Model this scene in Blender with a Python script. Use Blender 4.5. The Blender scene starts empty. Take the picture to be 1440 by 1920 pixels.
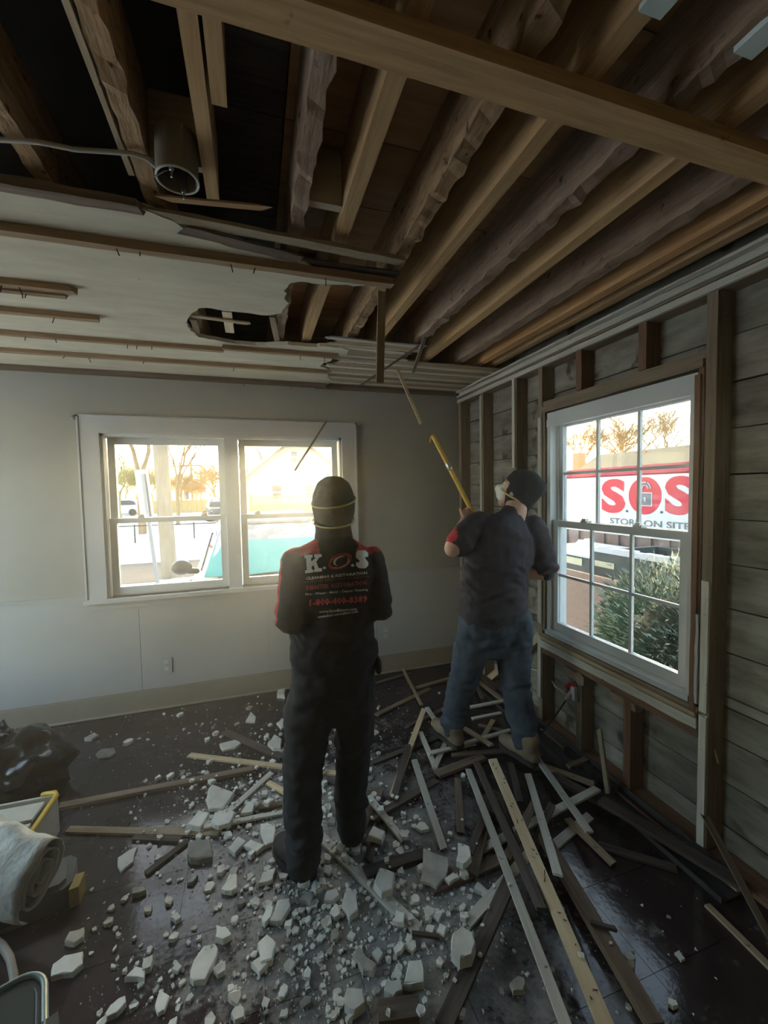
import bpy, bmesh, math, random
import numpy as np
from mathutils import Vector, Matrix, noise
from mathutils.bvhtree import BVHTree

random.seed(7)
S = bpy.context.scene
COL = S.collection

# ------------------------------------------------------------------ camera
FPX = 773.0
CAM = Vector((0.0, 0.0, 1.60))
RIGHT = Vector((0.9538093, -0.2998137, -0.0189622))
DOWN = Vector((-0.0333689, -0.0430048, -0.9985175))
FWD = Vector((0.2985538, 0.9530280, -0.0510228))
cd = bpy.data.cameras.new('camera')
cam = bpy.data.objects.new('camera', cd)
COL.objects.link(cam)
cd.sensor_fit = 'AUTO'
cd.sensor_width = 36.0
cd.lens = FPX / 1920.0 * 36.0
cd.clip_start = 0.02
cd.clip_end = 500
cam.matrix_world = Matrix(((RIGHT.x, -DOWN.x, -FWD.x, CAM.x), (RIGHT.y, -DOWN.y, -FWD.y, CAM.y),
                           (RIGHT.z, -DOWN.z, -FWD.z, CAM.z), (0, 0, 0, 1)))
S.camera = cam

# ------------------------------------------------------------------ view, world, sun
vs = S.view_settings
vs.view_transform = 'Standard'
vs.look = 'None'
vs.gamma = 1.0
vs.use_curve_mapping = False
vs.exposure = 1.9
SUN_EL, SUN_AZ = math.radians(9.3), math.radians(10.2)
wd = bpy.data.worlds.new('sky')
S.world = wd
wd.use_nodes = True
nt = wd.node_tree
sky = nt.nodes.new('ShaderNodeTexSky')
sky.sky_type = 'NISHITA'
sky.sun_disc = False
sky.sun_elevation = SUN_EL
sky.sun_rotation = SUN_AZ
sky.air_density = 1.0
sky.dust_density = 3.0
sky.ozone_density = 1.0
hazy = nt.nodes.new('ShaderNodeMix')      # thin winter haze takes some of the blue out of the whole sky
hazy.data_type = 'RGBA'
hazy.inputs['Factor'].default_value = 0.4
hazy.inputs['B'].default_value = (0.43, 0.41, 0.375, 1)
nt.links.new(sky.outputs[0], hazy.inputs['A'])
nt.links.new(hazy.outputs['Result'], nt.nodes['Background'].inputs[0])
nt.nodes['Background'].inputs[1].default_value = 1.5
sl = bpy.data.lights.new('sun', 'SUN')
sun = bpy.data.objects.new('sun', sl)
COL.objects.link(sun)
sl.energy = 5.0
sl.angle = math.radians(0.6)
sl.color = (1.0, 0.88, 0.68)
sdir = Vector((math.sin(SUN_AZ) * math.cos(SUN_EL), math.cos(SUN_AZ) * math.cos(SUN_EL), math.sin(SUN_EL)))
sun.rotation_euler = sdir.to_track_quat('Z', 'Y').to_euler()
sun.location = (2, 12, 6)


def portal(loc, rot, sx, sy):
    l = bpy.data.lights.new('window_portal', 'AREA')
    l.shape = 'RECTANGLE'
    l.size, l.size_y = sx, sy
    l.cycles.is_portal = True
    o = bpy.data.objects.new('window_portal', l)
    o.location, o.rotation_euler = loc, rot
    COL.objects.link(o)


portal((-0.16, 3.56, 1.45), (math.radians(-90), 0, 0), 1.75, 1.2)
portal((1.95, 1.75, 1.36), (0, math.radians(90), 0), 1.45, 0.95)
portal((-2.74, 2.35, 1.45), (0, math.radians(-90), 0), 1.8, 1.7)
S.cycles.use_denoising = True
S.cycles.max_bounces = 10
S.cycles.diffuse_bounces = 6
S.cycles.transparent_max_bounces = 12
S.cycles.volume_bounces = 0
S.cycles.caustics_reflective = False
S.cycles.caustics_refractive = False
S.cycles.sample_clamp_indirect = 6.0

# ------------------------------------------------------------------ pixel -> point helpers (frame 1440 x 1920)


def ray(px, py):
    return RIGHT * (px - 720) + DOWN * (py - 960) + FWD * FPX


def at_z(px, py, z=0.0):
    d = ray(px, py)
    return CAM + d * ((z - CAM.z) / d.z)


def at_y(px, py, y):
    d = ray(px, py)
    return CAM + d * (y / d.y)


def at_x(px, py, x):
    d = ray(px, py)
    return CAM + d * (x / d.x)


# ------------------------------------------------------------------ object helpers
WM = {}


def put(name, me, mat=None, parent=None, M=None, label=None, cat=None, group=None, kind=None):
    o = bpy.data.objects.new(name, me)
    COL.objects.link(o)
    if mat is not None and me is not None and not me.materials:
        for m in (mat if isinstance(mat, (list, tuple)) else [mat]):
            me.materials.append(m)
    M = M if M is not None else Matrix.Identity(4)
    if parent is not None:
        o.parent = parent
        o.matrix_parent_inverse = WM[parent.name].inverted()
    o.matrix_basis = M
    WM[o.name] = M
    tag(o, label, cat, group, kind)
    return o


def tag(o, label=None, cat=None, group=None, kind=None):
    for k, v in (('label', label), ('category', cat), ('group', group), ('kind', kind)):
        if v:
            o[k] = v
    return o


def empty(name, loc=(0, 0, 0), **kw):
    o = put(name, None, M=Matrix.Translation(Vector(loc)), **kw)
    o.empty_display_size = 0.1
    return o


class MB:
    """collects shapes into one mesh"""

    def __init__(s):
        s.v, s.f = [], []

    def add(s, vs_, fs):
        n = len(s.v)
        s.v += [tuple(v) for v in vs_]
        s.f += [tuple(i + n for i in f) for f in fs]
        return s

    def box(s, x0, x1, y0, y1, z0, z1):
        return s.add([(x0, y0, z0), (x1, y0, z0), (x1, y1, z0), (x0, y1, z0), (x0, y0, z1), (x1, y0, z1), (x1, y1, z1), (x0, y1, z1)],
                     [(3, 2, 1, 0), (4, 5, 6, 7), (0, 1, 5, 4), (1, 2, 6, 5), (2, 3, 7, 6), (3, 0, 4, 7)])

    def prism(s, poly, z0, z1, zt=None):
        n = len(poly)
        a = sum(poly[i][0] * poly[(i + 1) % n][1] - poly[(i + 1) % n][0] * poly[i][1] for i in range(n))
        if a < 0:
            poly = poly[::-1]
        top = [(p[0], p[1], (zt(p) if zt else z1)) for p in poly]
        return s.add([(p[0], p[1], z0) for p in poly] + top,
                     [tuple(range(n - 1, -1, -1)), tuple(range(n, 2 * n))] + [(i, (i + 1) % n, n + (i + 1) % n, n + i) for i in range(n)])

    def tube(s, pts, rad, n=8, ref=None, caps=True):
        """swept tube; rad a number, list, or list of (a, b) half axes: a along ref, b across"""
        pts = [Vector(p) for p in pts]
        m = len(pts)
        if not isinstance(rad, (list, tuple)):
            rad = [rad] * m
        rad = [(r, r) if not isinstance(r, (list, tuple)) else r for r in rad]
        ref = Vector(ref) if ref is not None else None
        rings = []
        pu = None
        for i in range(m):
            t = (pts[min(i + 1, m - 1)] - pts[max(i - 1, 0)])
            t = t.normalized() if t.length > 1e-9 else Vector((0, 0, 1))
            r0 = ref if ref is not None else (pu if pu is not None else (Vector((0, 0, 1)) if abs(t.z) < 0.9 else Vector((1, 0, 0))))
            u = r0 - t * r0.dot(t)
            if u.length < 1e-6:
                u = t.orthogonal()
            u.normalize()
            pu = u
            w = t.cross(u)
            rings.append((pts[i], t, u, w, rad[i]))
        if caps:
            p, t, u, w, r = rings[0]
            k = min(r)
            pre = [(p - t * k * 0.92, t, u, w, (r[0] * 0.38, r[1] * 0.38)), (p - t * k * 0.62, t, u, w, (r[0] * 0.78, r[1] * 0.78))]
            p, t, u, w, r = rings[-1]
            k = min(r)
            post = [(p + t * k * 0.62, t, u, w, (r[0] * 0.78, r[1] * 0.78)), (p + t * k * 0.92, t, u, w, (r[0] * 0.38, r[1] * 0.38))]
            rings = pre + rings + post
        vv, ff = [], []
        for (p, t, u, w, r) in rings:
            for j in range(n):
                a = 2 * math.pi * j / n
                vv.append(p + u * (r[0] * math.cos(a)) + w * (r[1] * math.sin(a)))
        for i in range(len(rings) - 1):
            for j in range(n):
                k = (j + 1) % n
                ff.append((i * n + j, i * n + k, (i + 1) * n + k, (i + 1) * n + j))
        ff.append(tuple(range(n - 1, -1, -1)))
        ff.append(tuple(range((len(rings) - 1) * n, len(rings) * n)))
        return s.add(vv, ff)

    def ball(s, c, r, n=12, rot=None):
        c = Vector(c)
        r = (r, r, r) if not isinstance(r, (list, tuple)) else r
        vv, ff = [], []
        m = max(5, n // 2 + 1)
        for i in range(1, m):
            th = math.pi * i / m
            for j in range(n):
                a = 2 * math.pi * j / n
                p = Vector((r[0] * math.sin(th) * math.cos(a), r[1] * math.sin(th) * math.sin(a), r[2] * math.cos(th)))
                vv.append(c + (rot @ p if rot else p))
        for i in range(m - 2):
            for j in range(n):
                k = (j + 1) % n
                ff.append((i * n + j, (i + 1) * n + j, (i + 1) * n + k, i * n + k))
        a = Vector((0, 0, r[2]))
        vv += [c + (rot @ a if rot else a), c - (rot @ a if rot else a)]
        N = (m - 1) * n
        for j in range(n):
            k = (j + 1) % n
            ff.append((N, j, k))
            ff.append((N + 1, (m - 2) * n + k, (m - 2) * n + j))
        return s.add(vv, ff)

    def mesh(s, name='m', smooth=False):
        me = bpy.data.meshes.new(name)
        me.from_pydata(s.v, [], s.f)
        if smooth:
            me.polygons.foreach_set('use_smooth', [True] * len(me.polygons))
        me.update()
        return me

    def build(s, name, mat, parent=None, smooth=False, center=True, **kw):
        """links the mesh with its origin at the middle of its base"""
        if center and s.v:
            a = np.array(s.v)
            c = Vector(((a[:, 0].min() + a[:, 0].max()) / 2, (a[:, 1].min() + a[:, 1].max()) / 2, a[:, 2].min()))
            s.v = [tuple(Vector(v) - c) for v in s.v]
            M = Matrix.Translation(c)
        else:
            M = Matrix.Identity(4)
        return put(name, s.mesh(name, smooth), mat, parent, M, **kw)


def frame_from(p0, p1, up=(0, 0, 1)):
    p0, p1 = Vector(p0), Vector(p1)
    x = (p1 - p0).normalized()
    z = Vector(up)
    z = z - x * z.dot(x)
    if z.length < 1e-5:
        z = x.orthogonal()
    z.normalize()
    y = z.cross(x)
    c = (p0 + p1) / 2
    return Matrix(((x.x, y.x, z.x, c.x), (x.y, y.y, z.y, c.y), (x.z, y.z, z.z, c.z), (0, 0, 0, 1))), (p1 - p0).length


def bar_mesh(L, w, h, rag=0.0, seg=1, skew=0.0, bend=0.0, bottom_only=False, freq=9.0):
    """a length of timber: local x along it; ragged edges and split ends are real geometry"""
    R = random.random
    vv, ff = [], []
    n = seg + 1
    ph = R() * 50
    for i in range(n):
        t = i / seg
        x = (t - 0.5) * L
        bz = bend * math.sin(math.pi * t)
        for k, (sy, sz) in enumerate(((-1, -1), (1, -1), (1, 1), (-1, 1))):
            j = rag
            if bottom_only and sz > 0:
                j = 0
            dy = (noise.noise((x * freq + ph, k * 3.1, 0)) * 1.6) * j
            dz = ((noise.noise((x * freq + ph, k * 3.1, 7)) * 1.2 + 0.7 * noise.noise((x * freq * 2.7 + ph, k * 3.1, 4)))) * j
            dx = 0
            if i in (0, n - 1):
                dx = (R() - 0.5) * 2 * skew
            vv.append((x + dx, sy * w / 2 + dy, sz * h / 2 + dz + bz))
    for i in range(seg):
        a, b = i * 4, (i + 1) * 4
        for k in range(4):
            m = (k + 1) % 4
            ff.append((a + k, a + m, b + m, b + k)[::-1])
    ff.append((0, 1, 2, 3))
    e = seg * 4
    ff.append((e + 3, e + 2, e + 1, e))
    me = bpy.data.meshes.new('bar')
    me.from_pydata(vv, [], ff)
    me.update()
    return me


def bar(name, p0, p1, w, h, mat, parent=None, up=(0, 0, 1), rag=0.0, seg=1, skew=0.0, bend=0.0, bottom_only=False, freq=9.0, **kw):
    M, L = frame_from(p0, p1, up)
    return put(name, bar_mesh(L, w, h, rag, seg, skew, bend, bottom_only, freq), mat, parent, M, **kw)


# ------------------------------------------------------------------ materials
MATS = {}


def mat(name, base, rough=0.6, metal=0.0, spec=0.5):
    if name in MATS:
        return MATS[name]
    m = bpy.data.materials.new(name)
    m.use_nodes = True
    b = m.node_tree.nodes['Principled BSDF']
    b.inputs['Base Color'].default_value = (*base, 1)
    b.inputs['Roughness'].default_value = rough
    b.inputs['Metallic'].default_value = metal
    b.inputs['Specular IOR Level'].default_value = spec
    MATS[name] = m
    return m


def nodes(m):
    return m.node_tree.nodes, m.node_tree.links, m.node_tree.nodes['Principled BSDF']


def ramp(N, stops):
    r = N.new('ShaderNodeValToRGB')
    e = r.color_ramp.elements
    while len(e) < len(stops):
        e.new(0.5)
    for i, (p, c) in enumerate(stops):
        e[i].position = p
        e[i].color = (*c, 1)
    return r


def mottled(name, c1, c2, scale=8, stretch=(1, 1, 1), rough=0.7, bump=0.15, detail=5, vary=0.25, spots=None, spec=0.3, r2=None, coord='Object', bdist=0.004):
    """noise between two colours, with a brightness of its own per object; spots = (colour, scale, threshold)"""
    if name in MATS:
        return MATS[name]
    m = mat(name, c1, rough, spec=spec)
    N, Lk, B = nodes(m)
    tc = N.new('ShaderNodeTexCoord')
    oi = N.new('ShaderNodeObjectInfo')
    mp = N.new('ShaderNodeMapping')
    mp.inputs['Scale'].default_value = stretch
    sc = N.new('ShaderNodeVectorMath')
    sc.operation = 'SCALE'
    sc.inputs[0].default_value = (37, 17, 23)
    Lk.new(oi.outputs['Random'], sc.inputs['Scale'])
    Lk.new(sc.outputs[0], mp.inputs['Location'])
    Lk.new(tc.outputs[coord], mp.inputs['Vector'])
    nz = N.new('ShaderNodeTexNoise')
    nz.inputs['Scale'].default_value = scale
    nz.inputs['Detail'].default_value = detail
    nz.inputs['Roughness'].default_value = 0.62
    Lk.new(mp.outputs[0], nz.inputs['Vector'])
    r = ramp(N, [(0.32, c1), (0.68, c2)])
    Lk.new(nz.outputs['Fac'], r.inputs[0])
    col = r.outputs[0]
    if spots:
        vo = N.new('ShaderNodeTexNoise')
        vo.inputs['Scale'].default_value = spots[1]
        vo.inputs['Detail'].default_value = 3
        Lk.new(tc.outputs[coord], vo.inputs['Vector'])
        rr = ramp(N, [(spots[2], (0, 0, 0)), (min(1, spots[2] + 0.07), (1, 1, 1))])
        Lk.new(vo.outputs['Fac'], rr.inputs[0])
        mx = N.new('ShaderNodeMix')
        mx.data_type = 'RGBA'
        Lk.new(rr.outputs[0], mx.inputs['Factor'])
        Lk.new(col, mx.inputs['A'])
        mx.inputs['B'].default_value = (*spots[0], 1)
        col = mx.outputs['Result']
    if vary:
        mr = N.new('ShaderNodeMapRange')
        mr.inputs['To Min'].default_value = 1 - vary
        mr.inputs['To Max'].default_value = 1 + vary
        Lk.new(oi.outputs['Random'], mr.inputs['Value'])
        mu = N.new('ShaderNodeVectorMath')
        mu.operation = 'SCALE'
        Lk.new(col, mu.inputs[0])
        Lk.new(mr.outputs[0], mu.inputs['Scale'])
        col = mu.outputs[0]
    Lk.new(col, B.inputs['Base Color'])
    if r2 is not None:
        rm = N.new('ShaderNodeMapRange')
        rm.inputs['From Min'].default_value = 0.35
        rm.inputs['From Max'].default_value = 0.65
        rm.inputs['To Min'].default_value = rough
        rm.inputs['To Max'].default_value = r2
        Lk.new(nz.outputs['Fac'], rm.inputs['Value'])
        Lk.new(rm.outputs[0], B.inputs['Roughness'])
    if bump:
        bp = N.new('ShaderNodeBump')
        bp.inputs['Strength'].default_value = bump
        bp.inputs['Distance'].default_value = bdist
        Lk.new(nz.outputs['Fac'], bp.inputs['Height'])
        Lk.new(bp.outputs[0], B.inputs['Normal'])
    return m


GR = (1.2, 22, 22)   # grain runs along local x
W_PALE = mottled('pale_lath_wood', (0.62, 0.48, 0.28), (0.78, 0.64, 0.42), 3, GR, 0.8, 0.2, spots=((0.10, 0.07, 0.04), 38, 0.70))
W_GRAY = mottled('dusty_lath_wood', (0.46, 0.445, 0.38), (0.66, 0.64, 0.56), 3, GR, 0.9, 0.2, spots=((0.16, 0.14, 0.11), 40, 0.68))
W_TAN = mottled('tan_lath_wood', (0.30, 0.23, 0.15), (0.48, 0.38, 0.25), 3, GR, 0.85, 0.2, spots=((0.10, 0.07, 0.05), 36, 0.69))
W_BROWN = mottled('brown_lath_wood', (0.12, 0.085, 0.06), (0.24, 0.18, 0.13), 3, GR, 0.85, 0.25)
W_DARK = mottled('dark_lath_wood', (0.055, 0.043, 0.035), (0.14, 0.115, 0.095), 3, GR, 0.85, 0.25)
W_SPLIT = mottled('fresh_split_wood', (0.55, 0.30, 0.10), (0.65, 0.40, 0.17), 3, GR, 0.8, 0.3)
J_OLD = mottled('old_rough_joist_wood', (0.26, 0.16, 0.085), (0.52, 0.345, 0.19), 5, (1.5, 9, 9), 0.9, 0.6, vary=0.15, spots=((0.05, 0.035, 0.02), 30, 0.63), bdist=0.01)
J_NEW = mottled('sawn_joist_wood', (0.38, 0.235, 0.11), (0.58, 0.385, 0.195), 3, GR, 0.75, 0.2, vary=0.12, spots=((0.14, 0.09, 0.05), 14, 0.72))
J_GREY = mottled('weathered_joist_wood', (0.22, 0.15, 0.105), (0.40, 0.29, 0.21), 4, (1.5, 10, 10), 0.9, 0.6, vary=0.12, spots=((0.06, 0.045, 0.035), 22, 0.66), bdist=0.01)
J_ORANGE = mottled('orange_joist_wood', (0.44, 0.235, 0.10), (0.60, 0.36, 0.17), 3, GR, 0.75, 0.2, vary=0.1)
DECK = mottled('brown_deck_board', (0.34, 0.195, 0.095), (0.52, 0.325, 0.17), 2.5, (1, 10, 10), 0.8, 0.2, vary=0.2)
STUD = mottled('weathered_stud_wood', (0.18, 0.135, 0.09), (0.32, 0.25, 0.175), 3, GR, 0.85, 0.3, vary=0.15, spots=((0.10, 0.07, 0.05), 25, 0.68))
STUD_BROWN = mottled('red_brown_stud_wood', (0.15, 0.08, 0.05), (0.27, 0.15, 0.09), 3, GR, 0.85, 0.3, vary=0.15)
PLANK = mottled('limed_sheathing_board', (0.16, 0.145, 0.115), (0.36, 0.345, 0.29), 3.2, (1.3, 5, 5), 0.92, 0.35, vary=0.22, spots=((0.09, 0.065, 0.045), 6, 0.62))
PLASTER = mottled('beige_ceiling_plaster', (0.54, 0.49, 0.365), (0.66, 0.61, 0.475), 5, (0.8, 3.2, 2), 0.9, 0.3, vary=0.05, spots=((0.24, 0.20, 0.14), 13, 0.73))
CHUNK = mottled('broken_plaster', (0.62, 0.62, 0.555), (0.80, 0.80, 0.73), 14, (1, 1, 1), 0.95, 0.4, vary=0.22, spots=((0.28, 0.26, 0.22), 20, 0.66))
CHUNK_DK = mottled('dirty_plaster', (0.26, 0.25, 0.22), (0.44, 0.43, 0.38), 16, (1, 1, 1), 0.95, 0.5, vary=0.3)
WALLPAINT = mottled('warm_grey_wall_paint', (0.355, 0.35, 0.30), (0.39, 0.38, 0.33), 2, (1, 1, 1), 0.7, 0.03, vary=0.0)
PANEL = mottled('grey_white_panel_paint', (0.40, 0.405, 0.385), (0.44, 0.445, 0.42), 2, (1, 1, 1), 0.6, 0.03, vary=0.0)
BASEB = mottled('beige_baseboard_paint', (0.28, 0.245, 0.18), (0.33, 0.29, 0.22), 3, (1, 1, 1), 0.6, 0.05, vary=0.0)
TRIMW = mat('white_trim_paint', (0.52, 0.53, 0.52), 0.45)
VINYL = mottled('white_vinyl_window', (0.56, 0.60, 0.60), (0.63, 0.66, 0.66), 3, (1, 1, 1), 0.4, 0.0, vary=0.0)
NAIL = mat('rusty_nail', (0.05, 0.035, 0.03), 0.6, 0.6)
STEEL = mat('galvanised_steel', (0.45, 0.46, 0.46), 0.35, 1.0)
BLACKP = mat('black_plastic', (0.012, 0.012, 0.013), 0.35)
# ================================================================== THE ROOM
W, D, CH = 1.79, 3.40, 2.46
XL, YB = -2.7, -2.1


def glass_mat(name, tint=(1, 1, 1), haze=0.0):
    m = bpy.data.materials.new(name)
    m.use_nodes = True
    N, Lk = m.node_tree.nodes, m.node_tree.links
    N.clear()
    out = N.new('ShaderNodeOutputMaterial')
    tr = N.new('ShaderNodeBsdfTransparent')
    tr.inputs[0].default_value = (*tint, 1)
    gl = N.new('ShaderNodeBsdfGlossy')
    gl.inputs['Roughness'].default_value = 0.02
    fr = N.new('ShaderNodeLayerWeight')
    fr.inputs['Blend'].default_value = 0.5
    pw = N.new('ShaderNodeMath')
    pw.operation = 'POWER'
    pw.inputs[1].default_value = 4.0
    Lk.new(fr.outputs['Facing'], pw.inputs[0])
    ma = N.new('ShaderNodeMath')
    ma.operation = 'MULTIPLY_ADD'
    ma.inputs[1].default_value = 0.5
    ma.inputs[2].default_value = 0.04
    Lk.new(pw.outputs[0], ma.inputs[0])
    mx = N.new('ShaderNodeMixShader')
    Lk.new(ma.outputs[0], mx.inputs[0])
    Lk.new(tr.outputs[0], mx.inputs[1])
    Lk.new(gl.outputs[0], mx.inputs[2])
    last = mx
    if haze:
        df = N.new('ShaderNodeBsdfDiffuse')
        df.inputs[0].default_value = (0.7, 0.7, 0.66, 1)
        nz = N.new('ShaderNodeTexNoise')
        nz.inputs['Scale'].default_value = 5
        nz.inputs['Detail'].default_value = 6
        r = N.new('ShaderNodeMapRange')
        r.inputs['From Min'].default_value = 0.4
        r.inputs['From Max'].default_value = 0.75
        r.inputs['To Max'].default_value = haze
        Lk.new(nz.outputs['Fac'], r.inputs['Value'])
        m2 = N.new('ShaderNodeMixShader')
        Lk.new(r.outputs[0], m2.inputs[0])
        Lk.new(mx.outputs[0], m2.inputs[1])
        Lk.new(df.outputs[0], m2.inputs[2])
        last = m2
    Lk.new(last.outputs[0], out.inputs[0])
    return m


GLASS = glass_mat('view_dimming_glass', (0.61, 0.63, 0.625), 0.05)  # tint added to the panes to dim the view outside
GLASS_CLEAR = glass_mat('clear_glass', (0.97, 0.99, 0.985), 0.0)

# ---- floor: a slab with single vinyl tiles laid on it
FT = 0.305


def floor_material(name, base1, base2):
    m = mat(name, base1, 0.3)
    N, Lk, B = nodes(m)
    g = N.new('ShaderNodeNewGeometry')
    oi = N.new('ShaderNodeObjectInfo')
    n1 = N.new('ShaderNodeTexNoise')
    n1.inputs['Scale'].default_value = 7
    n1.inputs['Detail'].default_value = 8
    n1.inputs['Roughness'].default_value = 0.7
    Lk.new(g.outputs['Position'], n1.inputs['Vector'])
    n2 = N.new('ShaderNodeTexNoise')
    n2.inputs['Scale'].default_value = 55
    n2.inputs['Detail'].default_value = 4
    Lk.new(g.outputs['Position'], n2.inputs['Vector'])
    r1 = ramp(N, [(0.3, base1), (0.7, base2)])
    Lk.new(n1.outputs['Fac'], r1.inputs[0])
    # dust lies thickest where the ceiling came down
    mp = N.new('ShaderNodeMapping')
    mp.vector_type = 'POINT'
    mp.inputs['Location'].default_value = (-0.42, -1.50, 0)
    Lk.new(g.outputs['Position'], mp.inputs['Vector'])
    sc = N.new('ShaderNodeVectorMath')
    sc.operation = 'MULTIPLY'
    sc.inputs[1].default_value = (1.25, 0.85, 0)
    Lk.new(mp.outputs[0], sc.inputs[0])
    ln = N.new('ShaderNodeVectorMath')
    ln.operation = 'LENGTH'
    Lk.new(sc.outputs[0], ln.inputs[0])
    fall = N.new('ShaderNodeMapRange')
    fall.inputs['From Min'].default_value = 0.0
    fall.inputs['From Max'].default_value = 1.25
    fall.inputs['To Min'].default_value = 0.30
    fall.inputs['To Max'].default_value = -0.16
    Lk.new(ln.outputs[1], fall.inputs['Value'])
    ad = N.new('ShaderNodeMath')
    Lk.new(n1.outputs['Fac'], ad.inputs[0])
    Lk.new(fall.outputs[0], ad.inputs[1])
    a2 = N.new('ShaderNodeMath')
    a2.operation = 'MULTIPLY_ADD'
    a2.inputs[1].default_value = 0.35
    Lk.new(n2.outputs['Fac'], a2.inputs[0])
    Lk.new(ad.outputs[0], a2.inputs[2])
    rd = ramp(N, [(0.62, (0, 0, 0)), (0.95, (1, 1, 1))])
    Lk.new(a2.outputs[0], rd.inputs[0])
    mx = N.new('ShaderNodeMix')
    mx.data_type = 'RGBA'
    Lk.new(rd.outputs[0], mx.inputs['Factor'])
    Lk.new(r1.outputs[0], mx.inputs['A'])
    mx.inputs['B'].default_value = (0.27, 0.27, 0.255, 1)
    mr = N.new('ShaderNodeMapRange')
    mr.inputs['To Min'].default_value = 0.8
    mr.inputs['To Max'].default_value = 1.2
    Lk.new(oi.outputs['Random'], mr.inputs['Value'])
    mu = N.new('ShaderNodeVectorMath')
    mu.operation = 'SCALE'
    Lk.new(mx.outputs['Result'], mu.inputs[0])
    Lk.new(mr.outputs[0], mu.inputs['Scale'])
    Lk.new(mu.outputs[0], B.inputs['Base Color'])
    rr = N.new('ShaderNodeMapRange')
    rr.inputs['From Min'].default_value = 0.0
    rr.inputs['From Max'].default_value = 0.8
    rr.inputs['To Min'].default_value = 0.12
    rr.inputs['To Max'].default_value = 0.62
    Lk.new(rd.outputs[0], rr.inputs['Value'])
    Lk.new(rr.outputs[0], B.inputs['Roughness'])
    bp = N.new('ShaderNodeBump')
    bp.inputs['Strength'].default_value = 0.12
    bp.inputs['Distance'].default_value = 0.003
    Lk.new(n2.outputs['Fac'], bp.inputs['Height'])
    Lk.new(bp.outputs[0], B.inputs['Normal'])
    return m


TILE = floor_material('plum_brown_vinyl_tile', (0.024, 0.016, 0.018), (0.050, 0.034, 0.036))
SUBF = mat('dark_tile_bed', (0.012, 0.01, 0.01), 0.8)
floor = MB().box(XL - 0.1, W + 0.12, YB - 0.1, D + 0.1, -0.2, -0.003).build('floor', SUBF, center=False, kind='structure')
tile_me = MB().box(-FT / 2 + 0.0008, FT / 2 - 0.0008, -FT / 2 + 0.0008, FT / 2 - 0.0008, -0.003, 0).mesh('floor_tile')
tile_me.materials.append(TILE)
nx = int((W - XL) / FT) + 1
for i in range(nx):
    for j in range(0, 12):
        x = W - FT * (i + 0.5) + 0.02
        y = D - FT * (j + 0.5)
        if x < -1.9 - 0.1 * j * 0 or y < 0.1:
            continue
        put('floor_tile', tile_me, None, floor, Matrix.Translation((x, y, 0)) @ Matrix.Rotation(random.gauss(0, 0.0015), 4, 'X'))

# ---- back wall with the double window
X0, X1, Z0, Z1 = -1.030, 0.705, 0.865, 2.045
wb = MB()
wb.box(XL, X0, D, D + 0.16, -0.02, CH + 0.25).box(X1, W + 0.12, D, D + 0.16, -0.02, CH + 0.25)
wb.box(X0, X1, D, D + 0.16, -0.02, Z0).box(X0, X1, D, D + 0.16, Z1, CH + 0.25)
wall_back = wb.build('wall_back', WALLPAINT, center=False, kind='structure')
# wainscot panels below the rail, seams open between them
RAIL = 0.885
xs = [XL, -1.78, -0.838, 0.07, 0.98, W]
for a, b in zip(xs[:-1], xs[1:]):
    MB().box(a + 0.0015, b - 0.0015, D - 0.007, D, 0.15, RAIL - 0.02 if not (a > -1.1 and b < 0.8) else Z0 - 0.045).build('wainscot_panel', PANEL, wall_back)
for a, b in ((XL, X0 - 0.125), (X1 + 0.115, W)):
    MB().box(a, b, D - 0.012, D, RAIL - 0.02, RAIL).box(a, b, D - 0.018, D, RAIL, RAIL + 0.012).build('chair_rail', PANEL, wall_back)
bb = MB().box(XL, W, D - 0.016, D - 0.0002, 0.0, 0.150).box(XL, W, D - 0.012, D, 0.150, 0.160)
baseboard = bb.build('baseboard_back', BASEB, center=False, kind='structure')
MB().tube([(XL, D - 0.022, 0.008), (W, D - 0.022, 0.008)], 0.009, 8).build('shoe_moulding', BASEB, baseboard)
for px, py in ((313, 1246), (722, 1186)):
    p = at_y(px, py, D)
    pl = MB().box(p.x - 0.036, p.x + 0.036, D - 0.013, D - 0.006, p.z - 0.058, p.z + 0.058).build('outlet_plate', PANEL, wall_back)
    for dz in (-0.025, 0.025):
        MB().box(p.x - 0.016, p.x + 0.016, D - 0.0155, D - 0.012, p.z + dz - 0.014, p.z + dz + 0.014).build('socket', TRIMW, pl)
for px, py in ((138, 784), (672, 796)):
    p = at_y(px, py, D)
    MB().tube([(p.x, D - 0.012, p.z), (p.x, D, p.z)], 0.016, 12).build('wall_plug', WALLPAINT, wall_back)

win1 = empty('window_1', (X0 / 2 + X1 / 2, D, Z0), kind='structure')
cz = MB()
cz.box(X0 - 0.122, X0, D - 0.02, D, Z0 - 0.03, Z1 + 0.118).box(X1, X1 + 0.118, D - 0.02, D, Z0 - 0.03, Z1 + 0.118)
cz.box(X0, X1, D - 0.02, D, Z1, Z1 + 0.118)
cz.box(X0 - 0.13, X0 - 0.118, D - 0.026, D, Z0 - 0.03, Z1 + 0.124).box(X1 + 0.112, X1 + 0.124, D - 0.026, D, Z0 - 0.03, Z1 + 0.124).box(X0 - 0.13, X1 + 0.124, D - 0.026, D, Z1 + 0.112, Z1 + 0.124)
cz.build('casing', TRIMW, win1)
MB().box(X0 - 0.14, X1 + 0.13, D - 0.045, D + 0.05, Z0 - 0.028, Z0).build('stool', TRIMW, win1)
MB().box(X0 - 0.12, X1 + 0.115, D - 0.018, D, Z0 - 0.075, Z0 - 0.028).build('apron', PANEL, win1)
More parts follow.
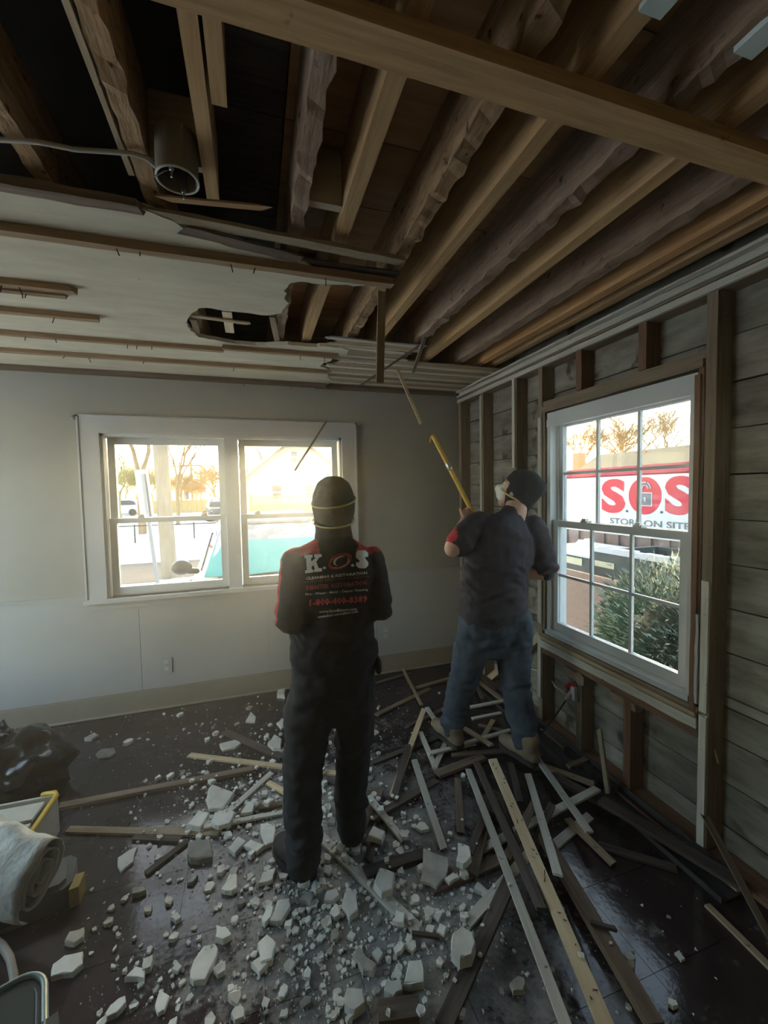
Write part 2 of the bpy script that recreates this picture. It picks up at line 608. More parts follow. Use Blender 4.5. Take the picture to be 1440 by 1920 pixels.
jm = MB().box(X0, X0 + 0.018, D, D + 0.15, Z0, Z1).box(X1 - 0.018, X1, D, D + 0.15, Z0, Z1).box(X0, X1, D, D + 0.15, Z1 - 0.018, Z1).box(X0, X1, D + 0.05, D + 0.16, Z0 - 0.02, Z0 + 0.01)
jm.build('jamb', VINYL, win1)
MX0, MX1 = -0.208, -0.112
MB().box(MX0, MX1, D - 0.008, D + 0.15, Z0, Z1).build('mullion', VINYL, win1)
ZM = 1.418


def sash_y(x0, x1, z0, z1, y0, y1, st, rt, rb, parent, locks=()):
    s = MB().box(x0, x0 + st, y0, y1, z0, z1).box(x1 - st, x1, y0, y1, z0, z1).box(x0 + st, x1 - st, y0, y1, z0, z0 + rb).box(x0 + st, x1 - st, y0, y1, z1 - rt, z1)
    o = s.build('sash', VINYL, parent)
    ym = (y0 + y1) / 2
    MB().box(x0 + st, x1 - st, ym - 0.002, ym + 0.002, z0 + rb, z1 - rt).build('pane', GLASS, o)
    for lx in locks:
        MB().box(lx - 0.022, lx + 0.022, y0 - 0.004, y0 + 0.03, z1, z1 + 0.018).box(lx - 0.008, lx + 0.02, y0 - 0.012, y0 + 0.008, z1 + 0.004, z1 + 0.026).build('sash_lock', TRIMW, o)
    return o


for (a, b, lk) in ((X0 + 0.018, MX0, (-0.80, -0.37)), (MX1, X1 - 0.018, (0.02, 0.48))):
    sash_y(a + 0.004, b - 0.004, Z0 + 0.012, ZM + 0.018, D + 0.035, D + 0.068, 0.048, 0.036, 0.055, win1, lk)
    sash_y(a + 0.004, b - 0.004, ZM - 0.016, Z1 - 0.02, D + 0.075, D + 0.108, 0.048, 0.048, 0.034, win1)

# ---- right wall: bare studs, plates and sheathing boards
wall_right = empty('wall_right', (W, 1.5, 0), kind='structure')
WY0, WY1, WZ0, WZ1 = 1.285, 2.225, 0.655, 2.075
z = -0.05
PH = 0.188
while z < CH + 0.2:
    zt = z + PH
    segs = []
    if z < WZ1 and zt > WZ0:
        if z < WZ0 - 0.02:
            segs = [(YB, D + 0.1, z, WZ0)]
            segs += [(YB, WY0, WZ0, zt), (WY1, D + 0.1, WZ0, zt)]
        elif zt > WZ1 + 0.02:
            segs = [(YB, WY0, z, zt), (WY1, D + 0.1, z, zt), (WY0, WY1, WZ1, zt)]
        else:
            segs = [(YB, WY0, z, zt), (WY1, D + 0.1, z, zt)]
    else:
        segs = [(YB, D + 0.1, z, zt)]
    for (a, b, c, d) in segs:
        c2, d2 = c + 0.003, d - 0.003
        bar('sheathing_board', (W + 0.104 + random.uniform(-0.002, 0.002), a, (c2 + d2) / 2), (W + 0.104, b, (c2 + d2) / 2 + random.uniform(-0.002, 0.002)), 0.022, d2 - c2, PLANK, wall_right, seg=12, rag=0.002)
    z = zt
MB().box(W + 0.12, W + 0.15, YB, WY0, -0.2, CH + 0.3).box(W + 0.12, W + 0.15, WY1, D + 0.2, -0.2, CH + 0.3).box(W + 0.12, W + 0.15, WY0, WY1, -0.2, WZ0).box(W + 0.12, W + 0.15, WY0, WY1, WZ1, CH + 0.3).build('outer_siding', SUBF, wall_right)


def stud(y, z0, z1, m=STUD, wy=0.042, x0=0.0, x1=0.09, name='stud'):
    return bar(name, (W + (x0 + x1) / 2, y, z0), (W + (x0 + x1) / 2 + random.uniform(-.002, .002), y, z1), wy, x1 - x0, m, wall_right, up=(1, 0, 0), rag=0.0015, seg=8)


for y in (3.375, 2.995, 2.552):
    stud(y, 0.04, 2.375)
stud(2.275, 0.04, 2.375)
stud(1.225, 0.04, 2.375, STUD)
for y in (0.82, 0.40, 0.0, -0.4):
    stud(y, 0.04, 2.375) if y < 0.6 else None
for y in (1.945, 1.54):
    stud(y, 2.155, 2.375, STUD_BROWN, name='cripple_stud')
# pale lath strips still nailed to the front edges of the studs
for y, z0, z1 in ((3.0, 1.05, 2.36), (2.555, 0.3, 1.70), (2.555, 1.75, 2.38), (1.223, 0.05, 0.62), (1.223, 0.64, 1.2), (2.273, 0.2, 0.62), (2.273, 0.7, 2.05)):
    bar('nailing_strip', (W - 0.006, y, z0), (W - 0.006, y, z1), 0.030, 0.011, W_GRAY, wall_right, up=(1, 0, 0), rag=0.001, seg=6, skew=0.006)
# window rough opening
bar('header', (W + 0.045, 1.248, 2.122), (W + 0.045, 2.252, 2.122), 0.085, 0.06, STUD, wall_right, seg=10, rag=0.003)
bar('header', (W - 0.004, 1.25, 2.103), (W - 0.004, 2.25, 2.098), 0.014, 0.034, STUD, wall_right, seg=8, rag=0.003)
for y, m, wx in ((2.242, STUD, 0.018), (1.262, STUD_BROWN, 0.022)):
    bar('jack_stud', (W + 0.045, y, 0.66), (W + 0.045, y, 2.09), wx, 0.088, m, wall_right, up=(1, 0, 0), seg=8, rag=0.002)
bar('casing_remnant', (W - 0.003, 1.272, 0.55), (W - 0.003, 1.272, 2.06), 0.022, 0.012, STUD_BROWN, wall_right, up=(1, 0, 0), seg=10, rag=0.002)
bar('casing_remnant', (W - 0.004, 1.256, 0.66), (W - 0.004, 1.256, 1.05), 0.012, 0.010, TRIMW, wall_right, up=(1, 0, 0), seg=10, rag=0.003)
for (z, h, x, dep, m) in ((0.632, 0.022, 0.04, 0.085, STUD), (0.606, 0.018, 0.03, 0.075, STUD_BROWN), (0.566, 0.036, 0.045, 0.088, STUD), (0.572, 0.045, -0.006, 0.012, W_GRAY), (0.525, 0.034, 0.045, 0.088, STUD_BROWN), (0.615, 0.02, -0.012, 0.02, W_TAN)):
    bar('sill_board', (W + x, 1.25, z), (W + x, 2.262, z), dep, h, m, wall_right, seg=12, rag=0.003)
for y in (1.93, 1.60):
    stud(y, 0.04, 0.505, STUD_BROWN if y < 1.7 else STUD, name='cripple_stud')
bar('blocking', (W + 0.02, 1.90, 0.470), (W + 0.02, 2.05, 0.475), 0.04, 0.055, STUD, wall_right, seg=3, rag=0.003, skew=0.01)
bar('blocking', (W + 0.02, 1.55, 0.485), (W + 0.02, 1.70, 0.482), 0.04, 0.045, STUD, wall_right, seg=3, rag=0.003, skew=0.01)
# brace let into the bays left of the window, and the plates
bar('diagonal_brace', (W + 0.03, 2.28, 0.62), (W + 0.03, 2.95, 0.02), 0.05, 0.04, W_TAN, wall_right, up=(1, 0, 0), seg=6, rag=0.002)
for (z, h, x, dep, m) in ((0.02, 0.038, 0.045, 0.09, STUD_BROWN), (2.394, 0.036, 0.045, 0.09, STUD), (2.437, 0.038, 0.045, 0.09, STUD)):
    bar('plate', (W + x, YB, z), (W + x, D, z), dep, h, m, wall_right, seg=16, rag=0.002)
for (z, x) in ((2.392, -0.006), (2.442, -0.008)):
    bar('nailing_strip', (W + x, 0.5, z), (W + x, D, z), 0.014, 0.030, W_GRAY, wall_right, seg=24, rag=0.003)
# a lath grid remains at the ceiling edge
bar('ceiling_edge_strip', (W - 0.035, 0.5, 2.463), (W - 0.035, D, 2.463), 0.035, 0.010, W_GRAY, wall_right, seg=24, rag=0.004)

win2 = empty('window_2', (W, (WY0 + WY1) / 2, WZ0), kind='structure')
fr = MB()
XA, XB = W + 0.012, W + 0.13
fr.box(XA, XB, WY0, WY0 + 0.03, WZ0, WZ1).box(XA, XB, WY1 - 0.03, WY1, WZ0, WZ1).box(XA, XB, WY0 + 0.03, WY1 - 0.03, WZ1 - 0.045, WZ1).box(XA, XB, WY0 + 0.03, WY1 - 0.03, WZ0, WZ0 + 0.03)
fr.box(XA + 0.05, XB, WY0 + 0.03, WY0 + 0.042, WZ0 + 0.03, WZ1 - 0.045).box(XA + 0.05, XB, WY1 - 0.042, WY1 - 0.03, WZ0 + 0.03, WZ1 - 0.045)
fr.box(XA - 0.02, XA + 0.006, WY0 + 0.004, WY1 - 0.004, WZ0 - 0.004, WZ0 + 0.022)
fr.box(XA - 0.01, XA + 0.02, WY0 + 0.006, WY1 - 0.006, WZ1 - 0.09, WZ1 - 0.045)
fr.build('frame', VINYL, win2)


def sash_x(y0, y1, z0, z1, x0, x1, st, rt, rb, parent, locks=(), grid=(3, 2)):
    s = MB().box(x0, x1, y0, y0 + st, z0, z1).box(x0, x1, y1 - st, y1, z0, z1).box(x0, x1, y0 + st, y1 - st, z0, z0 + rb).box(x0, x1, y0 + st, y1 - st, z1 - rt, z1)
    o = s.build('sash', VINYL, parent)
    xm = (x0 + x1) / 2
    ya, yb, za, zb = y0 + st, y1 - st, z0 + rb, z1 - rt
    for i in range(grid[0]):
        for j in range(grid[1]):
            MB().box(xm - 0.002, xm + 0.002, ya + (yb - ya) * i / grid[0], ya + (yb - ya) * (i + 1) / grid[0], za + (zb - za) * j / grid[1], za + (zb - za) * (j + 1) / grid[1]).build('pane', GLASS, o)
    for i in range(1, grid[0]):
        y = ya + (yb - ya) * i / grid[0]
        MB().box(xm - 0.008, xm + 0.008, y - 0.008, y + 0.008, za, zb).build('muntin', VINYL, o)
    for j in range(1, grid[1]):
        zz = za + (zb - za) * j / grid[1]
        MB().box(xm - 0.0075, xm + 0.0075, ya, yb, zz - 0.008, zz + 0.008).build('muntin', VINYL, o)
    for ly in locks:
        MB().box(x0 - 0.004, x0 + 0.03, ly - 0.024, ly + 0.024, z1, z1 + 0.012).box(x0 - 0.01, x0 + 0.012, ly - 0.02, ly + 0.008, z1 + 0.006, z1 + 0.024).build('sash_lock', STEEL, o)
    return o


ZM2 = 1.382
sash_x(WY0 + 0.032, WY1 - 0.032, WZ0 + 0.034, ZM2 + 0.012, W + 0.03, W + 0.062, 0.045, 0.04, 0.05, win2, (1.58, 1.93))
sash_x(WY0 + 0.032, WY1 - 0.032, ZM2 - 0.022, WZ1 - 0.05, W + 0.072, W + 0.104, 0.040, 0.045, 0.035, win2)

# ---- unseen rest of the room: left wall, its window added as fill light; plain rear wall
LW = ((1.5, 3.2),)
wl = MB().box(XL - 0.12, XL, YB, D, -0.05, 0.55).box(XL - 0.12, XL, YB, D, 2.35, CH + 0.25)
for a, b in ((YB, LW[0][0]), (LW[0][1], D)):
    wl.box(XL - 0.12, XL, a, b, 0.55, 2.35)
wl.build('wall_left', WALLPAINT, center=False, kind='structure')
for n_, (a, b) in enumerate(LW):
    w_ = MB().box(XL - 0.09, XL - 0.04, a, a + 0.05, 0.55, 2.35).box(XL - 0.09, XL - 0.04, b - 0.05, b, 0.55, 2.35)
    w_.box(XL - 0.089, XL - 0.041, a, b, 0.55, 0.60).box(XL - 0.089, XL - 0.041, a, b, 2.30, 2.35).box(XL - 0.088, XL - 0.042, a, b, 1.43, 1.47)
    wo = w_.build('window_%d' % (n_ + 3), VINYL, kind='structure')
    for za, zb in ((0.60, 1.43), (1.47, 2.30)):
        MB().box(XL - 0.067, XL - 0.063, a + 0.05, b - 0.05, za, zb).build('pane', GLASS_CLEAR, wo)
MB().box(XL, W + 0.12, YB - 0.12, YB, -0.05, CH + 0.25).build('wall_rear', WALLPAINT, center=False, kind='structure')

# ================================================================== THE CEILING
ceiling = empty('ceiling', (0.2, 1.8, CH), kind='structure')
JZ0, JZ1 = 2.500, 2.685
JM = (JZ0 + JZ1) / 2


def joist(x, w, m, y0=-1.9, y1=D, rag=0.0, z0=JZ0, z1=JZ1, name='joist', dx=0.0):
    return bar(name, (x, y0, (z0 + z1) / 2), (x + dx, y1, (z0 + z1) / 2), w, z1 - z0, m, ceiling, seg=200 if rag else 4, rag=rag * 1.25, bottom_only=True, freq=16.0)


for x in (-2.2, -1.8, -1.38, -0.96):
    joist(x, 0.045, J_OLD, rag=0.004)
joist(-0.540, 0.046, J_OLD, rag=0.004)
joist(-0.263, 0.046, J_OLD, rag=0.006)
bar('nailed_cleat', (-0.296, 0.5, 2.515), (-0.300, 1.36, 2.515), 0.014, 0.03, W_TAN, ceiling, seg=8, rag=0.002)
joist(-0.090, 0.036, J_NEW, y1=1.40)
joist(-0.047, 0.034, J_NEW, y1=1.068)
joist(0.168, 0.046, J_GREY, rag=0.006)
joist(0.325, 0.046, J_NEW, y1=2.62)
joist(0.570, 0.052, J_OLD, rag=0.008)
joist(0.737, 0.046, J_NEW, y1=2.62)
joist(0.985, 0.052, J_GREY, rag=0.008)
joist(1.165, 0.050, J_NEW, y1=3.0)
joist(1.420, 0.062, J_GREY, rag=0.005)
joist(1.590, 0.052, J_ORANGE, y1=2.95)
joist(1.700, 0.045, J_NEW, y1=3.3, z0=2.50)
# flat two-by-four nailed under the joists
bar('cross_beam', (-2.4, 0.808, 2.4805), (1.78, 0.808, 2.4805), 0.076, 0.036, J_NEW, ceiling, seg=20, rag=0.0008)
# boards above the joists
yy = -1.9
while yy < D - 0.05:
    wd_ = random.choice((0.24, 0.30))
    for (a, b) in ((0.12, 0.80), (0.80, 1.9)):
        bar('deck_board', (a + 0.002, yy + wd_ / 2, 2.698), (b - 0.002, yy + wd_ / 2, 2.698), wd_ - 0.004, 0.02, DECK, ceiling)
    bar('deck_board', (-0.075, yy + wd_ / 2, 2.698), (0.118, yy + wd_ / 2, 2.698), wd_ - 0.004, 0.02, W_DARK, ceiling)
    yy += wd_
MB().box(XL - 0.1, W + 0.15, YB - 0.12, D + 0.16, 3.40, 3.44).box(XL - 0.12, XL, YB, D, 2.7, 3.4).box(W + 0.12, W + 0.15, YB, D, 2.7, 3.4).box(XL, W + 0.12, D, D + 0.1, 2.7, 3.4).box(XL, W + 0.12, YB - 0.1, YB, 2.7, 3.4).build('attic_shell', mat('dark_attic', (0.03, 0.024, 0.02), 0.9), ceiling)
# blocking between joists
bar('blocking', (0.195, 1.36, 2.60), (0.300, 1.36, 2.60), 0.03, 0.17, mottled('pale_block_wood', (0.42, 0.35, 0.25), (0.52, 0.45, 0.34), 4, (2, 8, 8), 0.85, 0.2, vary=0.05, spots=((0.15, 0.11, 0.07), 30, 0.68)), ceiling)
bar('blocking', (-0.238, 1.30, 2.60), (-0.110, 1.30, 2.60), 0.02, 0.18, W_TAN, ceiling)
bar('blocking', (0.22, 1.95, 2.64), (0.300, 1.95, 2.64), 0.03, 0.09, W_BROWN, ceiling)
# pale paint remains on two joists, cool daylight put into their blue
for px, py, x in ((1232, 8, 1.165), (1408, 88, 1.420)):
    p = at_z(px, py, 2.492)
    bar('lit_paint_patch', (p.x, p.y - 0.07, 2.493), (p.x, p.y + 0.015, 2.493), 0.055, 0.012, mat('daylit_blue_paint', (0.60, 0.70, 0.70), 0.6), ceiling, seg=3, rag=0.002)

# plaster that still hangs, with an open notch; traced on the ceiling plane
PZ = 2.462
poly_px = [(-420, 262), (-120, 312), (0, 340), (120, 362), (200, 378), (270, 392), (305, 408), (345, 428), (385, 440), (430, 452), (470, 464), (505, 478), (545, 486), (570, 492), (590, 505), (610, 512), (735, 527), (733, 536),
           (640, 534), (560, 528), (545, 531), (536, 540), (533, 556), (540, 572), (528, 586), (505, 592), (470, 588), (430, 584), (395, 578), (372, 578), (356, 590), (350, 605), (358, 620), (372, 632), (400, 637), (440, 645), (490, 648), (540, 646), (575, 650), (615, 650), (655, 656), (650, 664),
           (635, 669), (610, 680), (600, 686), (617, 695), (614, 704), (620, 712), (614, 724), (610, 727), (0, 692), (-420, 664)]
pts = [at_z(px, py, PZ) for px, py in poly_px]
fine = []
for i_ in range(len(pts)):      # the torn edge is ragged all along
    a_, b_ = pts[i_], pts[(i_ + 1) % len(pts)]
    k_ = max(1, int((b_ - a_).length / 0.025)) if (2 <= i_ < len(pts) - 4) else 1
    for q_ in range(k_):
        t_ = a_ + (b_ - a_) * (q_ / k_)
        if q_:
            t_ = t_ + Vector((random.gauss(0, .0045), random.gauss(0, .0045), 0))
        fine.append(t_)
pts = fine
bm = bmesh.new()
vsb = [bm.verts.new((p.x + random.uniform(-.004, .004), min(p.y, D - 0.001) + random.uniform(-.004, .004) * (p.y < 3.2), PZ)) for p in pts]
f = bm.faces.new(vsb)
ex = bmesh.ops.extrude_face_region(bm, geom=[f])
for v in [g for g in ex['geom'] if isinstance(g, bmesh.types.BMVert)]:
    v.co.z += 0.02
bmesh.ops.triangulate(bm, faces=bm.faces[:])
bmesh.ops.recalc_face_normals(bm, faces=bm.faces[:])
me = bpy.data.meshes.new('plaster_sheet')
bm.to_mesh(me)
bm.free()
put('plaster_sheet', me, PLASTER, ceiling)
# a second, broken layer of lath backing shows along the torn edge
for (a, b, w, h, m, dz) in (((255, 392), (757, 491), 0.045, 0.012, W_TAN, 0.008), ((-300, 290), (262, 388), 0.04, 0.025, W_BROWN, 0.0), ((340, 430), (560, 485), 0.05, 0.006, W_BROWN, -0.004), ((560, 490), (748, 516), 0.05, 0.006, W_DARK, 0.01)):
    pa, pb = at_z(*a, PZ + dz), at_z(*b, PZ + dz)
    bar('lath', pa, pb, w, h, m, ceiling, seg=16, rag=0.003, skew=0.02)
bar('loose_splinter', at_z(312, 372, 2.45), at_z(480, 388, 2.46), 0.022, 0.006, mottled('rust_brown_splinter', (0.30, 0.17, 0.08), (0.42, 0.26, 0.13), 3, GR, 0.8, 0.1), ceiling, skew=0.05)
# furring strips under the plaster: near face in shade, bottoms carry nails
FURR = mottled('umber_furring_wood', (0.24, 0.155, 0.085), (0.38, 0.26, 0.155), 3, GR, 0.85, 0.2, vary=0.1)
FS = ((-260, 394, 735, 529, 0.034, 0.028, 'A'), (-260, 500, 138, 544, 0.034, 0.026, 'B'), (-260, 518, 118, 552, 0.03, 0.016, 'B2'), (-260, 562, 182, 593, 0.034, 0.024, 'C'),
      (-260, 606, 420, 654, 0.032, 0.022, 'D'), (418, 651, 636, 669, 0.032, 0.024, 'D'), (-260, 643, 616, 694, 0.032, 0.022, 'E'), (-260, 676, 614, 721, 0.05, 0.030, 'F'))
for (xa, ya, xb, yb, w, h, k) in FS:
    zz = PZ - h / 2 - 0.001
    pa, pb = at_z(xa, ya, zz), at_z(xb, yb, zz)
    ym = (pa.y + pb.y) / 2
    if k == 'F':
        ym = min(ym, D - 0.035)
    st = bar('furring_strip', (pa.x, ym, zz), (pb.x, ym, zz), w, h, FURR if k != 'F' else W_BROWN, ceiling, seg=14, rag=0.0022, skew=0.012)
    n = random.randint(2, 5)
    for i in range(n):
        x = pa.x + (pb.x - pa.x) * random.uniform(0.35, 0.98)
        MB().tube([(x, ym, zz - h / 2 + 0.004), (x + random.uniform(-.01, .01), ym + random.uniform(-.01, .01), zz - h / 2 - random.uniform(0.012, 0.03))], 0.002, 5).build('nail', NAIL, st)
# laths left between plaster edge and the corner
ly = 2.36
k = 0
while ly < 3.36:
    xa = 0.53 + random.uniform(-.03, .05) if ly > 2.62 else 0.42 + random.uniform(-.05, .1)
    xb = W - 0.03 if ly > 2.66 else min(W - 0.03, 0.98 + random.uniform(-0.05, 0.05))
    bar('lath', (xa, ly + random.uniform(-.004, .004), PZ + 0.012), (xb, ly + random.uniform(-.004, .004), PZ + 0.012 - random.choice((0, 0, 0.004))), 0.036, 0.008, W_TAN if k % 3 else W_GRAY, ceiling, seg=6, rag=0.0015, skew=0.03)
    ly += 0.044
    k += 1
bar('corner_strip', (0.5, D - 0.03, PZ - 0.01), (W - 0.02, D - 0.03, PZ - 0.01), 0.045, 0.03, W_BROWN, ceiling, seg=8, rag=0.002)
# broken laths seen in the notch
bar('lath', at_z(360, 592, 2.478), at_z(470, 607, 2.478), 0.03, 0.007, W_TAN, ceiling, skew=0.02)
bar('lath', at_z(425, 583, 2.49), at_z(431, 622, 2.49), 0.045, 0.012, W_PALE, ceiling)
bar('lath', at_z(362, 598, 2.486), at_z(372, 628, 2.486), 0.03, 0.012, W_TAN, ceiling)
bar('lath', at_z(510, 590, 2.50), at_z(520, 638, 2.50), 0.03, 0.03, W_TAN, ceiling)
# hanging laths
p = at_z(716, 548, 2.45)
bar('hanging_lath', (p.x, p.y, 2.455), at_y(712, 718, p.y - 0.01), 0.034, 0.009, W_TAN, ceiling, up=(0, 1, 0), seg=4, rag=0.001, skew=0.006)
p = at_z(745, 692, 2.45)
bar('hanging_lath', p, at_y(790, 795, p.y - 0.12), 0.022, 0.007, W_PALE, ceiling, up=(0, 1, 0), seg=4, skew=0.006)
bar('hanging_lath', at_z(786, 648, 2.455), at_y(674, 724, 2.55), 0.012, 0.008, W_BROWN, ceiling, up=(0, 1, 0), seg=4, skew=0.006)
bar('hanging_lath', at_z(797, 632, 2.46), at_y(775, 697, 2.42), 0.02, 0.008, W_BROWN, ceiling, up=(0, 1, 0), seg=4, skew=0.01)

# round ceiling junction box with a broken cable
jb = at_z(333, 334, 2.44)
R0 = 0.052
ring = MB()
n = 40
vv, ff = [], []
for i in range(n):
    a = 2 * math.pi * i / n
    for (r, zz) in ((R0, 2.435), (R0, 2.545), (R0 - 0.004, 2.545), (R0 - 0.004, 2.435)):
        vv.append((jb.x + r * math.cos(a), jb.y + r * math.sin(a), zz))
for i in range(n):
    k = (i + 1) % n
    for q in range(4):
        w_ = (q + 1) % 4
        ff.append((i * 4 + q, k * 4 + q, k * 4 + w_, i * 4 + w_))
box_o = empty('junction_box', (jb.x, jb.y, 2.435), label='round open ceiling electrical box with a bright rim, beside the left joists', cat='junction box')
ring.add(vv, ff).build('shell', mat('dusty_brown_box', (0.20, 0.17, 0.13), 0.5), box_o)
MB().tube([(jb.x + (R0 - 0.001) * math.cos(a_), jb.y + (R0 - 0.001) * math.sin(a_), 2.4345) for a_ in np.linspace(0, 2 * math.pi, 37)], 0.003, 6).build('rim', mat('bright_box_rim', (0.62, 0.60, 0.52), 0.4), box_o)
MB().tube([(jb.x, jb.y, 2.538), (jb.x, jb.y, 2.545)], R0 - 0.003, 24, caps=False).build('back_plate', mat('brown_box_inside', (0.12, 0.09, 0.06), 0.7), box_o)
for a in (1.35, 4.5):
    c, s_ = math.cos(a), math.sin(a)
    q = MB().tube([(jb.x + c * 0.040, jb.y + s_ * 0.040, 2.434), (jb.x + c * 0.040, jb.y + s_ * 0.040, 2.53)], 0.006, 8).build('screw_post', STEEL, box_o)
    MB().tube([(jb.x + c * 0.040, jb.y + s_ * 0.040, 2.415), (jb.x + c * 0.040, jb.y + s_ * 0.040, 2.436)], 0.003, 6).build('screw', STEEL, q)
MB().tube([(jb.x - 0.03, jb.y + 0.02, 2.53), (jb.x - 0.01, jb.y + 0.01, 2.47), (jb.x - 0.03, jb.y - 0.01, 2.445), (jb.x - 0.055, jb.y - 0.005, 2.43)], 0.0018, 6).build('wire_end', STEEL, box_o)
cab = [at_z(-160, 262, 2.497), at_z(0, 262, 2.49), at_z(70, 266, 2.485), at_z(140, 280, 2.487), at_z(200, 284, 2.488), at_z(250, 288, 2.488), at_z(275, 296, 2.492), at_z(292, 312, 2.50)]
MB().tube(cab, 0.006, 8).build('ceiling_cable', mat('grey_cable', (0.45, 0.42, 0.36), 0.5), smooth=True, label='old grey cable running under the left joists into the round electrical box', cat='cable')
# ================================================================== OUTSIDE
GZ = -0.38


def gy(px, py, z=None):
    return at_z(px, py, GZ if z is None else z)


SNOW = mottled('snow', (0.70, 0.73, 0.77), (0.80, 0.82, 0.84), 1.5, (1, 1, 1), 0.8, 0.3, vary=0.0, bdist=0.05)
ROADM = mottled('slushy_road', (0.17, 0.13, 0.10), (0.26, 0.20, 0.15), 1.2, (1, 1, 1), 0.8, 0.1, vary=0.0)
BARK = mottled('bare_tree_bark', (0.28, 0.17, 0.08), (0.40, 0.26, 0.13), 6, (1, 1, 1), 0.9, 0.2, vary=0.15)
TWIG = mottled('russet_twigs', (0.40, 0.22, 0.08), (0.55, 0.34, 0.14), 2, (1, 1, 1), 0.9, 0.0, vary=0.25)
OLIVE = mottled('olive_twigs', (0.24, 0.22, 0.09), (0.36, 0.32, 0.14), 2, (1, 1, 1), 0.9, 0.0, vary=0.2)
POLEW = mottled('weathered_pole_wood', (0.24, 0.19, 0.13), (0.42, 0.35, 0.26), 3, (14, 14, 0.8), 0.9, 0.3, vary=0.0)
FENCEW = mottled('yellow_cedar_fence', (0.40, 0.26, 0.09), (0.50, 0.34, 0.14), 3, (6, 6, 1), 0.8, 0.1, vary=0.12)
SIDING = mat('glare_tinted_white_siding', (0.54, 0.48, 0.34), 0.7)  # white house; yellow glare of the low sun mixed into its colour
GREYMET = mat('grey_sign_metal', (0.30, 0.32, 0.34), 0.45, 0.6)
DARKMET = mat('dark_fence_metal', (0.05, 0.05, 0.05), 0.5, 0.5)

# ground in strips: yard snow, road, far snow
g = MB()
N_ = 60
g.box(-80, 90, -30, 10.6, GZ - 0.3, GZ - 0.02)
g.build('snow_yard', SNOW, center=False, kind='structure')
MB().box(-80, 3.0, 10.6, 13.6, GZ - 0.3, GZ - 0.01).build('road', ROADM, center=False, kind='structure')
MB().box(-80, 90, 13.6, 140, GZ - 0.3, GZ).box(3.0, 90, 10.6, 13.6, GZ - 0.3, GZ - 0.015).build('snow_field', SNOW, center=False, kind='structure')


def mound(name, cx, cy, rx, ry, h, seed, parent=None, m=None, base=GZ, n=40, rough=0.25, **kw):
    mb = MB()
    vv, ff = [], []
    for i in range(n + 1):
        for j in range(n + 1):
            u, v = i / n * 2 - 1, j / n * 2 - 1
            r = math.sqrt(u * u + v * v)
            a = max(0.0, 1 - r * r)
            q = noise.noise((u * 3 + seed, v * 3, seed)) + 0.5 * noise.noise((u * 8, v * 8 + seed, 3)) + 0.3 * noise.noise((u * 18, v * 18, seed))
            zz = h * a * (1 + rough * 2 * q)
            vv.append((cx + u * rx, cy + v * ry, base - 0.03 + max(0.0, zz)))
    for i in range(n):
        for j in range(n):
            ff.append((i * (n + 1) + j, (i + 1) * (n + 1) + j, (i + 1) * (n + 1) + j + 1, i * (n + 1) + j + 1))
    mb.add(vv, ff)
    return mb.build(name, m or SNOW, parent, smooth=True, **kw)


mound('snow_bank', -3.3, 15.0, 5.2, 1.2, 0.52, 3.1, label='long lumpy snow bank ploughed up on the far side of the road', cat='snow bank')
mound('snow_pile', -1.45, 9.9, 1.3, 0.65, 0.16, 5.7, label='rounded snow pile around the foot of the wooden utility pole', cat='snow bank')
mound('snow_pile', -2.5, 7.6, 1.2, 0.7, 0.24, 9.2, label='low snow pile left of the leaning sign post', cat='snow bank')
mound('snow_pile', -1.25, 6.6, 0.32, 0.5, 0.34, 2.2, label='small snow heap beside the white car left mirror', cat='snow bank')

# utility pole
pb, ptp = at_y(318, 1075, 10.2), at_y(300, 830, 10.2)
pole = empty('utility_pole', (pb.x, 10.2, GZ), label='thick weathered wooden utility pole seen through the left window', cat='utility pole')
dirp = (ptp - pb).normalized()
MB().tube([pb - dirp * 0.6, pb + dirp * 8], [0.165, 0.135], 16).build('shaft', POLEW, pole, smooth=True)
MB().box(pb.x - 1.2, pb.x + 1.0, 10.1, 10.2, 6.6, 6.75).build('crossarm', POLEW, pole)
# leaning sign post with the plate seen from behind
sb, st_ = at_y(294, 1083, 8.4), at_y(268, 895, 8.4)
sp = empty('sign_post', (sb.x, 8.4, GZ), label='leaning grey metal sign post with narrow plate seen edge on beside the utility pole', cat='sign post')
sd = (st_ - sb).normalized()
bar('post', sb - sd * 0.4, sb + sd * 1.9, 0.055, 0.05, GREYMET, sp, up=(0, 1, 0))
bar('sign_plate', sb + sd * 1.12 + Vector((-0.02, 0.03, 0)), sb + sd * 1.98 + Vector((-0.02, 0.03, 0)), 0.24, 0.006, STEEL, sp, up=(0.3, 1, 0))
# chain link fence
cl = empty('chain_link_fence', (-3.2, 17.6, GZ), label='low dark chain link fence along the snow beyond the road', cat='fence')
fx0, fx1, fz = -7.5, 2.0, 0.46
nf = int((fx1 - fx0) / 0.12)
mesh = MB()
for i in range(nf):
    for s_ in (1, -1):
        x = fx0 + i * 0.12
        xa, xb = (x, x + 0.8) if s_ > 0 else (x + 0.8, x)
        mesh.add([(xa - 0.005, 17.6, GZ), (xa + 0.005, 17.6, GZ), (xb + 0.005, 17.6, fz), (xb - 0.005, 17.6, fz)], [(0, 1, 2, 3)])
mesh.build('wire_mesh', mat('grey_wire', (0.14, 0.15, 0.16), 0.5), cl, kind='stuff')
MB().tube([(fx0, 17.6, fz), (fx1, 17.6, fz)], 0.022, 6).build('top_rail', DARKMET, cl)
for x in (-6.4, -4.35, -2.3, -0.25):
    MB().tube([(x, 17.6, GZ - 0.1), (x, 17.6, fz + 0.05)], 0.028, 6).build('post', DARKMET, cl)


